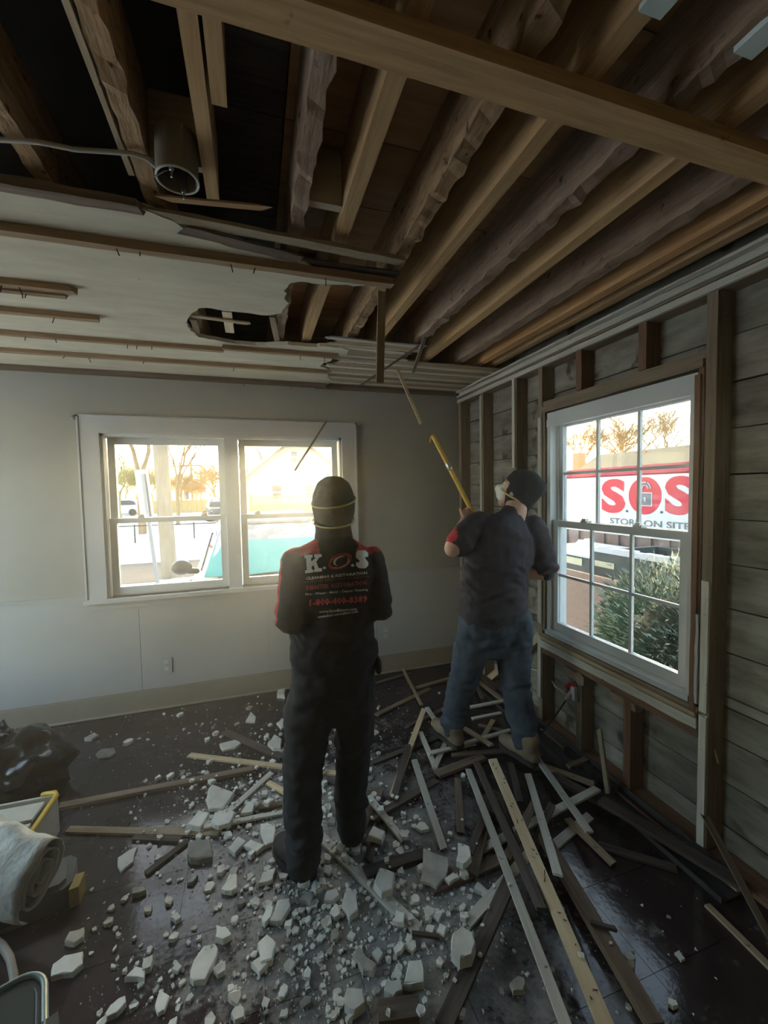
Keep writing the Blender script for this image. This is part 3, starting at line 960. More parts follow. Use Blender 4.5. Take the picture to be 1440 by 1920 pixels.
def picket_fence(name, x0, x1, y, z0, z1, bw, label, lattice=0.0):
    o = empty(name, ((x0 + x1) / 2, y, z0), label=label, cat='fence')
    me = MB().box(-bw / 2 + 0.004, bw / 2 - 0.004, -0.01, 0.01, 0, z1 - z0 - lattice).mesh('fence_board')
    me.materials.append(FENCEW)
    x = x0
    while x < x1:
        put('fence_board', me, None, o, Matrix.Translation((x + bw / 2, y, z0)))
        x += bw
    for z in (z0 + 0.25, z1 - lattice - 0.12):
        MB().box(x0, x1, y + 0.012, y + 0.06, z, z + 0.09).build('rail', FENCEW, o)
    if lattice:
        MB().box(x0, x1, y - 0.02, y + 0.02, z1 - 0.04, z1).build('cap_rail', FENCEW, o)
        lm = MB()
        x = x0
        while x < x1:
            for s_ in (1, -1):
                a, b = (x, x + lattice) if s_ > 0 else (x + lattice, x)
                yy_ = y - 0.004 * s_
                lm.add([(a - 0.018, yy_, z1 - lattice), (a + 0.018, yy_, z1 - lattice), (b + 0.018, yy_, z1), (b - 0.018, yy_, z1)], [(0, 1, 2, 3)])
            x += 0.11
        lm.build('lattice', FENCEW, o, kind='stuff')
        x = x0
        while x <= x1:
            MB().box(x - 0.06, x + 0.06, y - 0.06, y + 0.06, z0, z1 + 0.08).box(x - 0.075, x + 0.075, y - 0.075, y + 0.075, z1 + 0.08, z1 + 0.12).build('post', FENCEW, o)
            x += 2.35
    return o


picket_fence('board_fence', -13.5, 1.0, 50.0, GZ - 0.3, 1.0, 0.30, 'long far yellow board fence across the snowy lot')
picket_fence('lattice_fence', -0.15, 8.0, 18.5, GZ, 1.46, 0.15, 'tall yellow wooden fence with a lattice top in front of the white house', lattice=0.36)

# white gabled house
hy = 27.0
h0, ap = at_y(456, 888, hy), at_y(556, 815, hy)
hw = ap.x - h0.x
hx0, hx1 = h0.x + 0.15, ap.x + hw - 0.15
house = empty('gabled_house', (ap.x, hy + 4, GZ), label='white house with a steep gable behind the lattice fence, low sun above it', cat='house')
hb = MB()
apz, eave = ap.z, h0.z - 0.15
hb.add([(hx0, hy, GZ), (hx1, hy, GZ), (hx1, hy, eave), (ap.x, hy, apz - 0.15), (hx0, hy, eave), (hx0, hy + 8, GZ), (hx1, hy + 8, GZ), (hx1, hy + 8, eave), (ap.x, hy + 8, apz - 0.15), (hx0, hy + 8, eave)],
       [(0, 1, 2, 3, 4), (9, 8, 7, 6, 5), (0, 4, 9, 5), (1, 6, 7, 2), (4, 3, 8, 9), (3, 2, 7, 8)])
hb.build('wall', SIDING, house)
ROOFM = mottled('tan_shingle_roof', (0.24, 0.18, 0.11), (0.32, 0.25, 0.16), 4, (1, 1, 1), 0.9, 0.1, vary=0.0)
for s_, xe in ((-1, hx0), (1, hx1)):
    xo, zo = xe + s_ * 0.35, eave - 0.35 * (apz - eave) / (abs(ap.x - xe))
    MB().add([(ap.x, hy - 0.35, apz), (xo, hy - 0.35, zo), (xo, hy + 8.3, zo), (ap.x, hy + 8.3, apz), (ap.x, hy - 0.35, apz - 0.16), (xo, hy - 0.35, zo - 0.16), (xo, hy + 8.3, zo - 0.16), (ap.x, hy + 8.3, apz - 0.16)],
             [(0, 3, 2, 1), (4, 5, 6, 7), (0, 1, 5, 4), (1, 2, 6, 5), (2, 3, 7, 6), (3, 0, 4, 7)]).build('roof', ROOFM, house)
BRPANE = mat('brown_reflecting_pane', (0.11, 0.07, 0.045), 0.25)
for (px0, py0, px1, py1) in ((510, 911, 528, 935), (572, 910, 590, 934), (546, 847, 557, 867)):
    a, b = at_y(px0, py0, hy - 0.05), at_y(px1, py1, hy - 0.05)
    wf = MB().box(a.x - 0.08, b.x + 0.08, hy - 0.05, hy + 0.02, b.z - 0.08, a.z + 0.08).build('window', TRIMW, house)
    zm = (a.z + b.z) / 2
    for (za, zb) in ((b.z, zm - 0.04), (zm + 0.04, a.z)):
        MB().box(a.x, b.x, hy - 0.065, hy - 0.045, za, zb).build('pane', BRPANE, wf)
a = at_y(514, 875, hy - 0.05)
MB().tube([(a.x, hy - 0.1, a.z), (a.x, hy, a.z)], 0.11, 10).build('vent', GREYMET, house)
sid = MB()
zz = GZ + 0.3
while zz < eave:
    sid.box(hx0, hx1, hy - 0.012, hy, zz, zz + 0.03)
    zz += 0.22
sid.build('siding_lap', SIDING, house, kind='stuff')


# bare trees: one thing each, trunk and branches
def tree(name, x, y, z0, h, seed, mt, label, spread=0.5, depth=6, trunk=0.14, fork=None, lean=0.0, group=None, kids=3):
    R = random.Random(seed)
    o = empty(name, (x, y, z0), label=label, cat='tree', group=group)
    mt_ = MB()
    mb = MB()

    def grow(p, d, L, r, lv, tgt):
        q = p + d * L
        mid = p + d * L * 0.5 + Vector((R.uniform(-1, 1), R.uniform(-1, 1), R.uniform(-.3, .6))) * L * 0.08
        tgt.tube([p, mid, q], [r, r * 0.86, r * 0.7], 4 if lv > 1 else 8, caps=False)
        if lv >= depth:
            return
        for i in range(kids if lv < depth - 1 else 2):
            a = R.uniform(0, 2 * math.pi)
            e = spread * R.uniform(0.6, 1.3)
            nd = (d + Vector((math.cos(a) * e, math.sin(a) * e, R.uniform(-.15, .25)))).normalized()
            grow(q if i else p + d * L * R.uniform(0.7, 1.0), nd, L * R.uniform(0.60, 0.82), max((0.018 if y > 45 else 0.011) if y > 20 or x > 20 else 0.006, r * R.uniform(0.5, 0.68)), lv + 1, mb)

    P = Vector((x, y, z0 - 0.1))
    if fork:
        mt_.tube([P, P + Vector((lean * 0.3, 0, fork))], [trunk, trunk * 0.85], 10)
        top = P + Vector((lean * 0.3, 0, fork - 0.05))
        for sx in (-0.22, 0.16):
            grow(top, Vector((sx + lean, R.uniform(-.05, .05), 1)).normalized(), h * 0.42, trunk * 0.55, 1, mb)
    else:
        grow(P, Vector((lean, 0, 1)).normalized(), h * 0.30, trunk, 0, mt_)
    mt_.build('trunk', mt, o)
    mb.build('branches', mt, o)
    return o


p = at_y(263, 905, 24)
tree('bare_tree', p.x, 24, GZ, 7.0, 11, BARK, 'bare forked tree rising behind the top of the leaning sign post', 0.35, 5, 0.20, fork=p.z - GZ + 0.3)
p = at_y(330, 900, 30)
tree('bare_tree', p.x, 30, GZ, 8.0, 5, BARK, 'slim bare tree just right of the utility pole', 0.28, 6, 0.13)
p = at_y(402, 900, 40)
tree('bare_tree', p.x, 40, GZ, 6.2, 8, TWIG, 'small russet tree beside the window mullion, beyond the far board fence', 0.4, 6, 0.14)
p = at_y(222, 900, 38)
tree('bare_tree', p.x, 38, GZ, 6.0, 21, OLIVE, 'olive tree at the left edge of the left window, behind the parked minivan', 0.55, 6, 0.16)
p = at_y(478, 860, 42)
tree('bare_tree', p.x, 42, GZ, 9.0, 31, BARK, 'bare tree behind the left slope of the white house roof', 0.5, 6, 0.18)
# wall of brush behind the far lot
for i, (px, h, mt_) in enumerate(((236, 4.6, OLIVE), (250, 4.0, TWIG), (274, 4.6, TWIG), (286, 4.0, OLIVE), (346, 3.6, TWIG), (362, 3.0, TWIG), (376, 3.6, TWIG), (392, 4.4, TWIG))):
    p = at_y(px, 935, 60)
    tree('brush_thicket', p.x, 60 + 1.5 * (i % 3), GZ, h * 1.5, 50 + i, mt_, ('olive brush thicket above the far minivan roof', 'russet brush thicket between the minivan and the leaning sign post', 'russet brush thicket right behind the leaning sign plate',
         'olive brush thicket between the sign plate and the utility pole', 'russet brush thicket just right of the utility pole', 'low russet brush between the two far power poles', 'russet brush thicket right of the wide-armed far pole',
         'tall russet brush thicket beside the window mullion')[i], 0.85, 6, 0.10, kids=4, group='brush behind the far lot')
# far poles
for i, (px, py, yy_) in enumerate(((337, 872, 70), (358, 870, 66), (377, 886, 90))):
    p = at_y(px, py, yy_)
    o = empty('far_pole', (p.x, yy_, GZ), label=('thin far power pole with a crossarm, nearest the utility pole', 'far power pole with a wide crossarm in the middle of the sky', 'smallest far power pole, low above the russet brush')[i], cat='utility pole')
    MB().tube([(p.x, yy_, GZ), (p.x, yy_, p.z + 0.3)], 0.16, 6).build('shaft', BARK, o)
    MB().box(p.x - 1.3, p.x + 1.3, yy_ - 0.08, yy_ + 0.08, p.z - 0.3, p.z - 0.08).build('crossarm', BARK, o)
for i, (px0, px1, py0, py1, yy_) in enumerate(((324, 333, 925, 939, 75), (341, 351, 921, 939, 98), (372, 382, 926, 938, 80))):
    a, b = at_y(px0, py0, yy_), at_y(px1, py1, yy_)
    o = empty('far_house', ((a.x + b.x) / 2, yy_, GZ), label=('small pale far house, left of the two far power poles', 'dark-walled far house with a snowy roof behind the board fence', 'small grey far house under the russet brush')[i], cat='house')
    MB().box(a.x, b.x, yy_, yy_ + 5, GZ, a.z).build('wall', mat('far_wall_%s' % 'abc'[i], ((0.6, 0.58, 0.52), (0.12, 0.12, 0.13), (0.4, 0.42, 0.46))[i], 0.8), o)
    MB().prism([(a.x - 0.4, 0), (b.x + 0.4, 0), ((a.x + b.x) / 2, 1.3)], 0, 5.6).build('roof', SNOW, o)
    r = o.children[-1]
    r.matrix_basis = Matrix.Translation((0, yy_ + 5.3, a.z)) @ Matrix.Rotation(math.pi / 2, 4, 'X') @ Matrix.Translation(((a.x + b.x) / 2, 0.65, 0))


# ---- cars
WHITE_CAR = mat('white_car_paint', (0.72, 0.74, 0.76), 0.25)
FROST = mottled('frosted_roof_glass', (0.22, 0.24, 0.27), (0.50, 0.53, 0.56), 9, (1, 1, 1), 0.6, 0.2, vary=0.0)
TEAL = mottled('teal_windscreen_glass', (0.07, 0.40, 0.40), (0.12, 0.47, 0.46), 2, (1, 1, 1), 0.25, 0.0, vary=0.0)
TYRE = mat('tyre_rubber', (0.02, 0.02, 0.02), 0.8)
CARGLASS = mat('dark_car_glass', (0.03, 0.035, 0.04), 0.1)
CARRED = mat('tail_lamp_red', (0.5, 0.03, 0.02), 0.3)


def loft(secs):
    """joins closed sections (lists of points of one length)"""
    mb = MB()
    n = len(secs[0])
    vv = [v for s_ in secs for v in s_]
    ff = []
    for i in range(len(secs) - 1):
        for j in range(n):
            k = (j + 1) % n
            ff.append((i * n + j, i * n + k, (i + 1) * n + k, (i + 1) * n + j))
    ff.append(tuple(range(n - 1, -1, -1)))
    ff.append(tuple(range((len(secs) - 1) * n, len(secs) * n)))
    return mb.add(vv, ff)


def rsec(y, hwid, z0, z1, r, n=6):
    pts_ = []
    for (sx, sz, a0) in ((1, -1, -90), (1, 1, 0), (-1, 1, 90), (-1, -1, 180)):
        for k in range(n):
            a = math.radians(a0 + 90 * k / (n - 1))
            pts_.append((sx * (hwid - r) + r * math.cos(a), y, (z1 - r if sz > 0 else z0 + r) + r * math.sin(a)))
    return pts_


def car(name, M, label, windscreen, roofm, paint=WHITE_CAR, detail=True):
    """local: nose at -y, ground z = 0, 4.5 long, 1.82 wide, 1.68 tall"""
    o = put(name, None, M=M, label=label, cat='car')
    inv = []

    def P(mb, nm, m, par=o, smooth=True):
        return put(nm, mb.mesh(nm, smooth), m, par, M)
    body = loft([rsec(-2.25, 0.70, 0.34, 0.72, 0.10), rsec(-2.12, 0.84, 0.26, 0.90, 0.14), rsec(-1.6, 0.91, 0.22, 0.99, 0.14), rsec(-0.95, 0.92, 0.22, 1.05, 0.10), rsec(0.6, 0.92, 0.22, 1.06, 0.08), rsec(1.7, 0.91, 0.22, 1.06, 0.10), rsec(2.12, 0.86, 0.28, 1.02, 0.14), rsec(2.22, 0.78, 0.36, 0.9, 0.12)])
    P(body, 'body', paint)
    cab = loft([rsec(-1.0, 0.80, 0.98, 1.07, 0.04), rsec(-0.25, 0.66, 1.0, 1.60, 0.22), rsec(0.2, 0.66, 1.0, 1.68, 0.17), rsec(1.3, 0.66, 1.0, 1.66, 0.16), rsec(1.95, 0.70, 1.0, 1.50, 0.14), rsec(2.15, 0.74, 0.98, 1.08, 0.05)])
    P(cab, 'cabin', paint)
    # windscreen lies just proud of the cabin front
    ws = MB()
    n = 12
    vv, ff = [], []
    for i in range(n + 1):
        for j in range(7):
            u = i / n * 2 - 1
            v = j / 6
            x = u * (0.76 * (1 - v) + 0.61 * v)
            z_ = 1.085 + (1.585 - 1.085) * v - 0.06 * v * abs(u) ** 4
            y_ = -0.985 + 0.72 * v - 0.085 * (1 - u * u) - 0.012
            vv.append((x, y_, z_))
    f1_, f2_ = [], []
    for i in range(n):
        for j in range(6):
            (f1_ if j < 4 else f2_).append((i * 7 + j, (i + 1) * 7 + j, (i + 1) * 7 + j + 1, i * 7 + j + 1))
    P(MB().add(vv, f1_), 'windscreen', windscreen)
    P(MB().add(vv, f2_), 'windscreen_top', roofm)
    rf = loft([rsec(-0.30, 0.56, 1.585, 1.625, 0.01), rsec(0.15, 0.58, 1.66, 1.70, 0.01), rsec(1.3, 0.58, 1.655, 1.68, 0.01)])
    P(rf, 'roof_panel', roofm)
    for s_ in (-1, 1):
        sw = MB().prism([(-0.70, 1.10), (1.7, 1.10), (1.55, 1.42), (1.2, 1.52), (-0.2, 1.50)], 0, 0.02)
        sw.v = [(s_ * (0.80 - (v[1] - 1.1) * 0.30 + v[2]), v[0], v[1]) for v in sw.v]
        P(sw, 'side_window', CARGLASS, smooth=False)
        for yy_ in (-1.42, 1.38):
            w_ = MB().tube([(s_ * 0.72, yy_, 0.34), (s_ * 0.93, yy_, 0.34)], 0.34, 18)
            t = P(w_, 'wheel', TYRE)
            P(MB().tube([(s_ * 0.90, yy_, 0.34), (s_ * 0.945, yy_, 0.34)], 0.21, 14), 'hubcap', STEEL, t)
        if detail:
            mr_ = MB().tube([(s_ * 0.86, -0.66, 1.10), (s_ * 0.94, -0.70, 1.12)], 0.035, 8)
            q = P(mr_, 'mirror_arm', BLACKP)
            P(MB().ball((s_ * 1.01, -0.70, 1.16), (0.11, 0.07, 0.085), 14), 'mirror', mat('dark_mirror_shell', (0.035, 0.04, 0.045), 0.3), q)
        P(MB().ball((s_ * 0.66, -2.13, 0.76), (0.19, 0.07, 0.075), 12), 'headlamp', mat('lamp_glass', (0.5, 0.55, 0.58), 0.1))
        P(MB().ball((s_ * 0.78, 2.15, 0.92), (0.09, 0.07, 0.15), 12), 'tail_lamp', CARRED)
    if detail:
        for x in (-0.35, 0.25):
            P(MB().tube([(x, -1.09, 1.075), (x + 0.25, -1.085, 1.085), (x + 0.52, -1.03, 1.09)], 0.012, 6), 'wiper', BLACKP)
        P(MB().box(-0.16, 0.16, -0.395, -0.355, 1.40, 1.56), 'sensor_housing', FROST, smooth=False)
        P(MB().box(-0.62, 0.62, -1.16, -1.02, 1.035, 1.075), 'cowl', BLACKP, smooth=False)
    P(MB().box(-0.5, 0.5, -2.27, -2.2, 0.50, 0.66), 'grille', BLACKP, smooth=False)
    return o


car('parked_car', Matrix.Translation((0.16, 5.85, GZ)) @ Matrix.Rotation(math.radians(3), 4, 'Z'), 'white car with a teal-tinted windscreen parked right outside the left window', TEAL, FROST)
p = at_y(226, 952, 47)
car('parked_minivan', Matrix.Translation((p.x - 0.4, 47, GZ)) @ Matrix.Rotation(math.radians(-75), 4, 'Z'), 'far white minivan parked at the left edge of the left window', CARGLASS, WHITE_CAR, detail=False)
p = at_y(412, 950, 34)
car('parked_hatchback', Matrix.Translation((p.x, 34, GZ)) @ Matrix.Rotation(math.radians(10), 4, 'Z'), 'far dark car with snow on it, right edge of the left pane', CARGLASS, SNOW, mat('dark_blue_car_paint', (0.06, 0.07, 0.09), 0.3), detail=False)

# ---- outside the right window: storage container with its sign
CX = 5.1
c0, c1 = at_x(1283, 860, CX), at_x(1060, 887, CX)
ztop = 0.5 * (c0.z + c1.z)
sz0, sz1 = at_x(1200, 1000, CX).z - 0.05, ztop - 0.14
sign_m = mat('white_banner', (0.74, 0.77, 0.76), 0.5)
red_m = mottled('red_container_paint', (0.50, 0.05, 0.09), (0.60, 0.08, 0.13), 4, (1, 1, 1), 0.5, 0.0, vary=0.0)
sred = mat('sign_red_ink', (0.66, 0.03, 0.06), 0.5)
sgry = mat('sign_grey_ink', (0.16, 0.17, 0.19), 0.5)
cont = empty('storage_container', (CX + 1.2, 4.0, GZ), label='red storage container carrying a big white S.O.S sign outside the right window', cat='container')
Y0c, Y1c = 0.2, 6.3
MB().box(CX, CX + 2.4, Y0c, Y1c, 0.9, ztop - 0.1).build('shell', red_m, cont)
MB().box(CX + 0.002, CX + 2.39, Y0c, Y1c, GZ + 0.12, 0.9).build('lower_shell', mottled('faded_brown_paint', (0.22, 0.15, 0.13), (0.32, 0.24, 0.21), 5, (1, 1, 1), 0.7, 0.1, vary=0.0), cont)
MB().box(CX - 0.03, CX + 2.43, Y0c - 0.03, Y1c + 0.03, ztop - 0.12, ztop).build('top_rail', red_m, cont)
rib = MB()
yy_ = Y0c + 0.1
while yy_ < Y1c - 0.1:
    rib.box(CX - 0.025, CX, yy_, yy_ + 0.15, GZ + 0.2, sz0 - 0.002)
    yy_ += 0.26
rib.build('corrugation', mottled('rust_brown_panel', (0.20, 0.14, 0.12), (0.30, 0.22, 0.19), 5, (1, 1, 1), 0.7, 0.1, vary=0.0), cont, kind='stuff')
banner = MB().box(CX - 0.02, CX, 0.6, 6.28, sz0, sz1).build('sign_panel', sign_m, cont)
FONT = bpy.data.fonts.load('<builtin>') if not bpy.data.fonts else bpy.data.fonts[0]


def text_mesh(s_, size=1.0, bold=0.0, res=4):
    c = bpy.data.curves.new('text', 'FONT')
    c.body = s_
    c.size = size
    c.offset = bold
    c.resolution_u = res
    c.fill_mode = 'BOTH'
    o = bpy.data.objects.new('text', c)
    COL.objects.link(o)
    dg = bpy.context.evaluated_depsgraph_get()
    me = bpy.data.meshes.new_from_object(o.evaluated_get(dg))
    bpy.data.objects.remove(o)
    a = np.empty(len(me.vertices) * 3)
    me.vertices.foreach_get('co', a)
    a = a.reshape(-1, 3)
    f_ = [tuple(p_.vertices) for p_ in me.polygons]
    bpy.data.meshes.remove(me)
    a[:, 0] -= a[:, 0].min()
    return a, f_


def fit_text(s_, x0, x1, z0, z1, bold=0.0, res=4):
    """text mesh scaled to fill a rectangle: returns 2-D points and faces"""
    a, f_ = text_mesh(s_, 1.0, bold, res)
    a = a[:, :2]
    lo, hi = a.min(0), a.max(0)
    a = (a - lo) / (hi - lo)
    a[:, 0] = x0 + a[:, 0] * (x1 - x0)
    a[:, 1] = z0 + a[:, 1] * (z1 - z0)
    return a, f_


def sign_text(s_, ya, yb, za, zb, m, nm, bold=0.0, lift=0.003):
    a, f_ = fit_text(s_, 0, 1, za, zb, bold)
    me = bpy.data.meshes.new(nm)
    me.from_pydata([(CX - 0.02 - lift, ya + (yb - ya) * u, v) for u, v in a], [], f_)
    me.update()
    return put(nm, me, m, banner)


def sy(px, py):
    q = at_x(px, py, CX)
    return q.y, q.z


(ya, za), (yb, _) = sy(1130, 930), sy(1175, 930)
zS0, zS1 = sy(1152, 962)[1], sy(1152, 898)[1]
sign_text('S', ya, yb, zS0, zS1, sred, 'sign_letter', 0.045)
(yo0, _), (yo1, _) = sy(1181, 930), sy(1243, 930)
zo0, zo1 = sy(1212, 964)[1] - 0.005, sy(1212, 895)[1] + 0.005
ov = MB()
vv = []
n = 40
for i in range(n):
    a = 2 * math.pi * i / n
    vv.append((CX - 0.023, (yo0 + yo1) / 2 + (yo1 - yo0) / 2 * math.cos(a), (zo0 + zo1) / 2 + (zo1 - zo0) / 2 * math.sin(a)))
ov.add(vv, [tuple(range(n))]).build('sign_letter', sred, banner)
(ys0, _), (ys1, _) = sy(1249, 930), sy(1304, 930)
sign_text('S', ys0, ys1, sy(1275, 966)[1], sy(1275, 892)[1], sred, 'sign_letter', 0.045)
for px, py in ((1178, 958), (1243, 960)):
    q = at_x(px, py, CX)
    MB().tube([(CX - 0.026, q.y, q.z), (CX - 0.02, q.y, q.z)], 0.018, 14).build('sign_dot', sgry, banner)
# padlock emblem
lk0, lk1 = at_x(1202, 947, CX), at_x(1224, 925, CX)
yl, yr, zb_, zt_ = lk0.y, lk1.y, lk0.z, lk1.z
MB().box(CX - 0.030, CX - 0.024, yr - 0.012, yl + 0.012, zb_ - 0.012, zt_ + 0.012).build('lock_outline', sign_m, banner)
MB().box(CX - 0.034, CX - 0.030, yr, yl, zb_, zt_).build('lock_body', sgry, banner)
ym, rr_ = (yl + yr) / 2 + 0.01, abs(yl - yr) * 0.36
arc = [(CX - 0.029, ym + rr_, zt_ - 0.01)] + [(CX - 0.029, ym + rr_ * math.cos(a), zt_ + 0.07 + rr_ * math.sin(a)) for a in np.linspace(0, math.pi * 1.02, 14)]
MB().tube(arc, [(0.026, 0.003)] * len(arc), 8, ref=(0, 1, 0.3)).build('lock_outline', sign_m, banner)
arc2 = [(p_[0] - 0.003, p_[1], p_[2]) for p_ in arc]
MB().tube(arc2, [(0.017, 0.003)] * len(arc), 8, ref=(0, 1, 0.3)).build('lock_shackle', sgry, banner)
ymk, zmk = (yl + yr) / 2, (zb_ + zt_) / 2
MB().tube([(CX - 0.036, ymk, zmk + 0.015), (CX - 0.034, ymk, zmk + 0.015)], 0.014, 10).box(CX - 0.036, CX - 0.034, ymk - 0.007, ymk + 0.007, zmk - 0.035, zmk + 0.01).build('keyhole', sign_m, banner)
a_, b_ = sy(1146, 976), sy(1297, 984)
sign_text('STORE ON SITE', a_[0], b_[0], a_[1] - 0.045, a_[1] + 0.045, sgry, 'sign_line', 0.02)

# dumpsters and the evergreen shrub below the sign
bin_m = mottled('green_black_bin', (0.06, 0.075, 0.075), (0.12, 0.14, 0.135), 4, (1, 1, 1), 0.5, 0.05, vary=0.0)
stk = mat('yellowed_sticker', (0.70, 0.66, 0.46), 0.6)
BX = 3.95
a, b = at_x(1057, 1033, BX), at_x(1108, 1043, BX)
d1 = empty('dumpster', (BX + 0.5, (a.y + b.y) / 2, GZ), label='left dark dumpster with a yellowed sticker, under the container sign', cat='dumpster')
MB().box(BX, BX + 1.0, b.y, a.y + 0.6, GZ, a.z - 0.03).build('body', bin_m, d1)
MB().box(BX - 0.03, BX + 1.03, b.y - 0.02, a.y + 0.6, a.z - 0.03, a.z).build('rim', mat('snowy_rim', (0.66, 0.70, 0.74), 0.6), d1)
c, e = at_x(1063, 1042, BX), at_x(1092, 1061, BX)
MB().box(BX - 0.008, BX, e.y, c.y, e.z, c.z).build('sticker', stk, d1)
a, b = at_x(1112, 1047, BX - 0.25), at_x(1290, 1031, BX - 0.25)
d2 = empty('dumpster', (BX + 0.2, (a.y + b.y) / 2, GZ), label='long dark dumpster with a snowy rim behind the evergreen shrub', cat='dumpster')
zt = (a.z + b.z) / 2
MB().box(BX - 0.25, BX - 0.2, b.y - 0.6, a.y, GZ, zt - 0.03).box(BX + 0.65, BX + 0.7, b.y - 0.6, a.y, GZ, zt - 0.03).box(BX - 0.2, BX + 0.65, a.y - 0.05, a.y, GZ, zt - 0.03).box(BX - 0.2, BX + 0.65, b.y - 0.6, b.y - 0.55, GZ, zt - 0.03).build('body', bin_m, d2)
rim_ = MB()
yy_ = b.y - 0.6
while yy_ < a.y:
    hgt_ = 0.025 + 0.03 * noise.noise(Vector((yy_ * 9, 1, 2)))
    rim_.box(BX - 0.262, BX - 0.17, yy_, min(a.y, yy_ + 0.05), zt - 0.035, zt + hgt_)
    yy_ += 0.05
rim_.build('snowy_rim', SNOW, d2)
for (px0, py0, px1, py1) in ((1116, 1050, 1152, 1068), (1250, 1048, 1279, 1069)):
    c, e = at_x(px0, py0, BX - 0.25), at_x(px1, py1, BX - 0.25)
    k = MB().box(BX - 0.258, BX - 0.25, e.y, c.y, e.z, c.z).build('sticker', stk, d2)
    if px0 > 1200:
        aa, ff = fit_text('CH', 0, 1, e.z + 0.012, c.z - 0.012, 0.03)
        me = bpy.data.meshes.new('sticker_letters')
        me.from_pydata([(BX - 0.261, c.y - 0.01 + (e.y - c.y + 0.02) * u, v) for u, v in aa], [], ff)
        put('sticker_letters', me, sgry, k)
    else:
        MB().box(BX - 0.261, BX - 0.258, e.y + 0.03, e.y + 0.09, c.z - 0.025, c.z - 0.018).build('sticker_letters', sgry, k)
q = at_x(1098, 1026, 4.5)
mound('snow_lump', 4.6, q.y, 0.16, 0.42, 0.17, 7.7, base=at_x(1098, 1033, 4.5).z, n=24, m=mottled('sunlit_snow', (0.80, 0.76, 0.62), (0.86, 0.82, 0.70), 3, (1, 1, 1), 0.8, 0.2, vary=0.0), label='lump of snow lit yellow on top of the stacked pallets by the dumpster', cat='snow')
pz = at_x(1098, 1033, 4.5).z
pal = empty('pallet_stack', (4.6, q.y, GZ), label='brown pallet stack under the yellow snow lump', cat='pallets')
zz = GZ
while zz < pz - 0.03:
    for k in range(3):
        MB().box(4.40, 4.9, q.y - 0.45 + k * 0.4, q.y - 0.35 + k * 0.4, zz, min(zz + 0.09, pz)).build('bearer', W_BROWN, pal)
    MB().box(4.38, 4.9, q.y - 0.5, q.y + 0.5, min(zz + 0.09, pz - .01), min(zz + 0.115, pz)).build('pallet_deck', W_BROWN, pal)
    zz += 0.125
# brown boards behind the low left panes
MB().box(3.55, 3.6, 3.3, 4.1, GZ, 0.62).build('particle_board', mottled('particle_board', (0.28, 0.19, 0.15), (0.40, 0.29, 0.23), 30, (1, 1, 1), 0.9, 0.1, vary=0.0), label='brown particle board sheet leaning in front of the left dumpster', cat='board')

# shrub of needle tufts
shr = empty('evergreen_shrub', (3.10, 2.13, GZ), label='dense grey-green evergreen shrub dusted with snow outside the right window', cat='shrub')
LEAF = mottled('grey_green_needles', (0.07, 0.12, 0.075), (0.16, 0.23, 0.15), 5, (1, 1, 1), 0.7, 0.0, vary=0.0)
LEAF2 = mottled('frosted_needles', (0.30, 0.38, 0.30), (0.46, 0.53, 0.45), 5, (1, 1, 1), 0.7, 0.0, vary=0.0)
R = random.Random(4)
for nm, mt_, n, up in (('needles', LEAF, 15000, False), ('frosted_tips', LEAF2, 4200, True)):
    vv, ff = [], []
    for i in range(n):
        th = R.uniform(0, 2 * math.pi)
        ph = math.acos(R.uniform(-0.55, 1))
        rr_ = R.uniform(0.72, 1.04) if not up else R.uniform(0.97, 1.07)
        d_ = Vector((math.sin(ph) * math.cos(th), math.sin(ph) * math.sin(th), math.cos(ph)))
        if up and d_.z < 0.1 and R.random() < 0.75:
            continue
        lump = 1 + 0.16 * noise.noise(d_ * 2.5) + 0.10 * noise.noise(d_ * 6)
        c = Vector((3.10 + d_.x * 0.60 * rr_ * lump, 2.13 + d_.y * 0.78 * rr_ * lump, 0.24 + d_.z * 0.78 * rr_ * lump))
        w_ = (d_ + Vector((R.uniform(-1, 1), R.uniform(-1, 1), R.uniform(-.3, 1))) * 0.8).normalized()
        L = R.uniform(0.035, 0.075)
        sidev = w_.orthogonal().normalized() * 0.009
        b0 = len(vv)
        vv += [c - sidev, c + sidev, c + w_ * L]
        ff.append((b0, b0 + 1, b0 + 2))
    MB().add(vv, ff).build(nm, mt_, shr, kind='stuff')
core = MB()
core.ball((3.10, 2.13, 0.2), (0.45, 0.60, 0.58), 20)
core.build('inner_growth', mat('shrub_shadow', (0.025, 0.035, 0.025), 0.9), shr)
MB().tube([(3.1, 2.13, GZ), (3.1, 2.13, 0.1)], 0.05, 8).build('stem', BARK, shr)

# house and bare trees beyond the container
hx = 30.0
a, b = at_x(1065, 852, hx), at_x(1195, 852, hx)
fh = empty('ranch_house', (hx + 4, (a.y + b.y) / 2, GZ), label='yellow-lit house with a tan hipped roof beyond the storage container', cat='house')
ytop0, ytop1, zr = a.y, b.y - 1.0, a.z
ze = at_x(1092, 876, hx).z - 1.2
MB().box(hx, hx + 8, ytop1 - 3.0, ytop0 + 0.8, GZ, ze).build('wall', mat('cream_house_wall', (0.62, 0.52, 0.30), 0.8), fh)
MB().add([(hx - 0.4, ytop0 + 0.2, ze), (hx - 0.4, ytop1 - 4.0, ze), (hx + 8.4, ytop1 - 4.0, ze), (hx + 8.4, ytop0 + 0.2, ze), (hx + 4, ytop0 + 0.2, zr), (hx + 4, ytop1 - 0.3, zr)],
         [(0, 1, 5, 4), (1, 2, 5), (2, 3, 4, 5), (0, 4, 3), (3, 2, 1, 0)]).build('roof', ROOFM, fh)
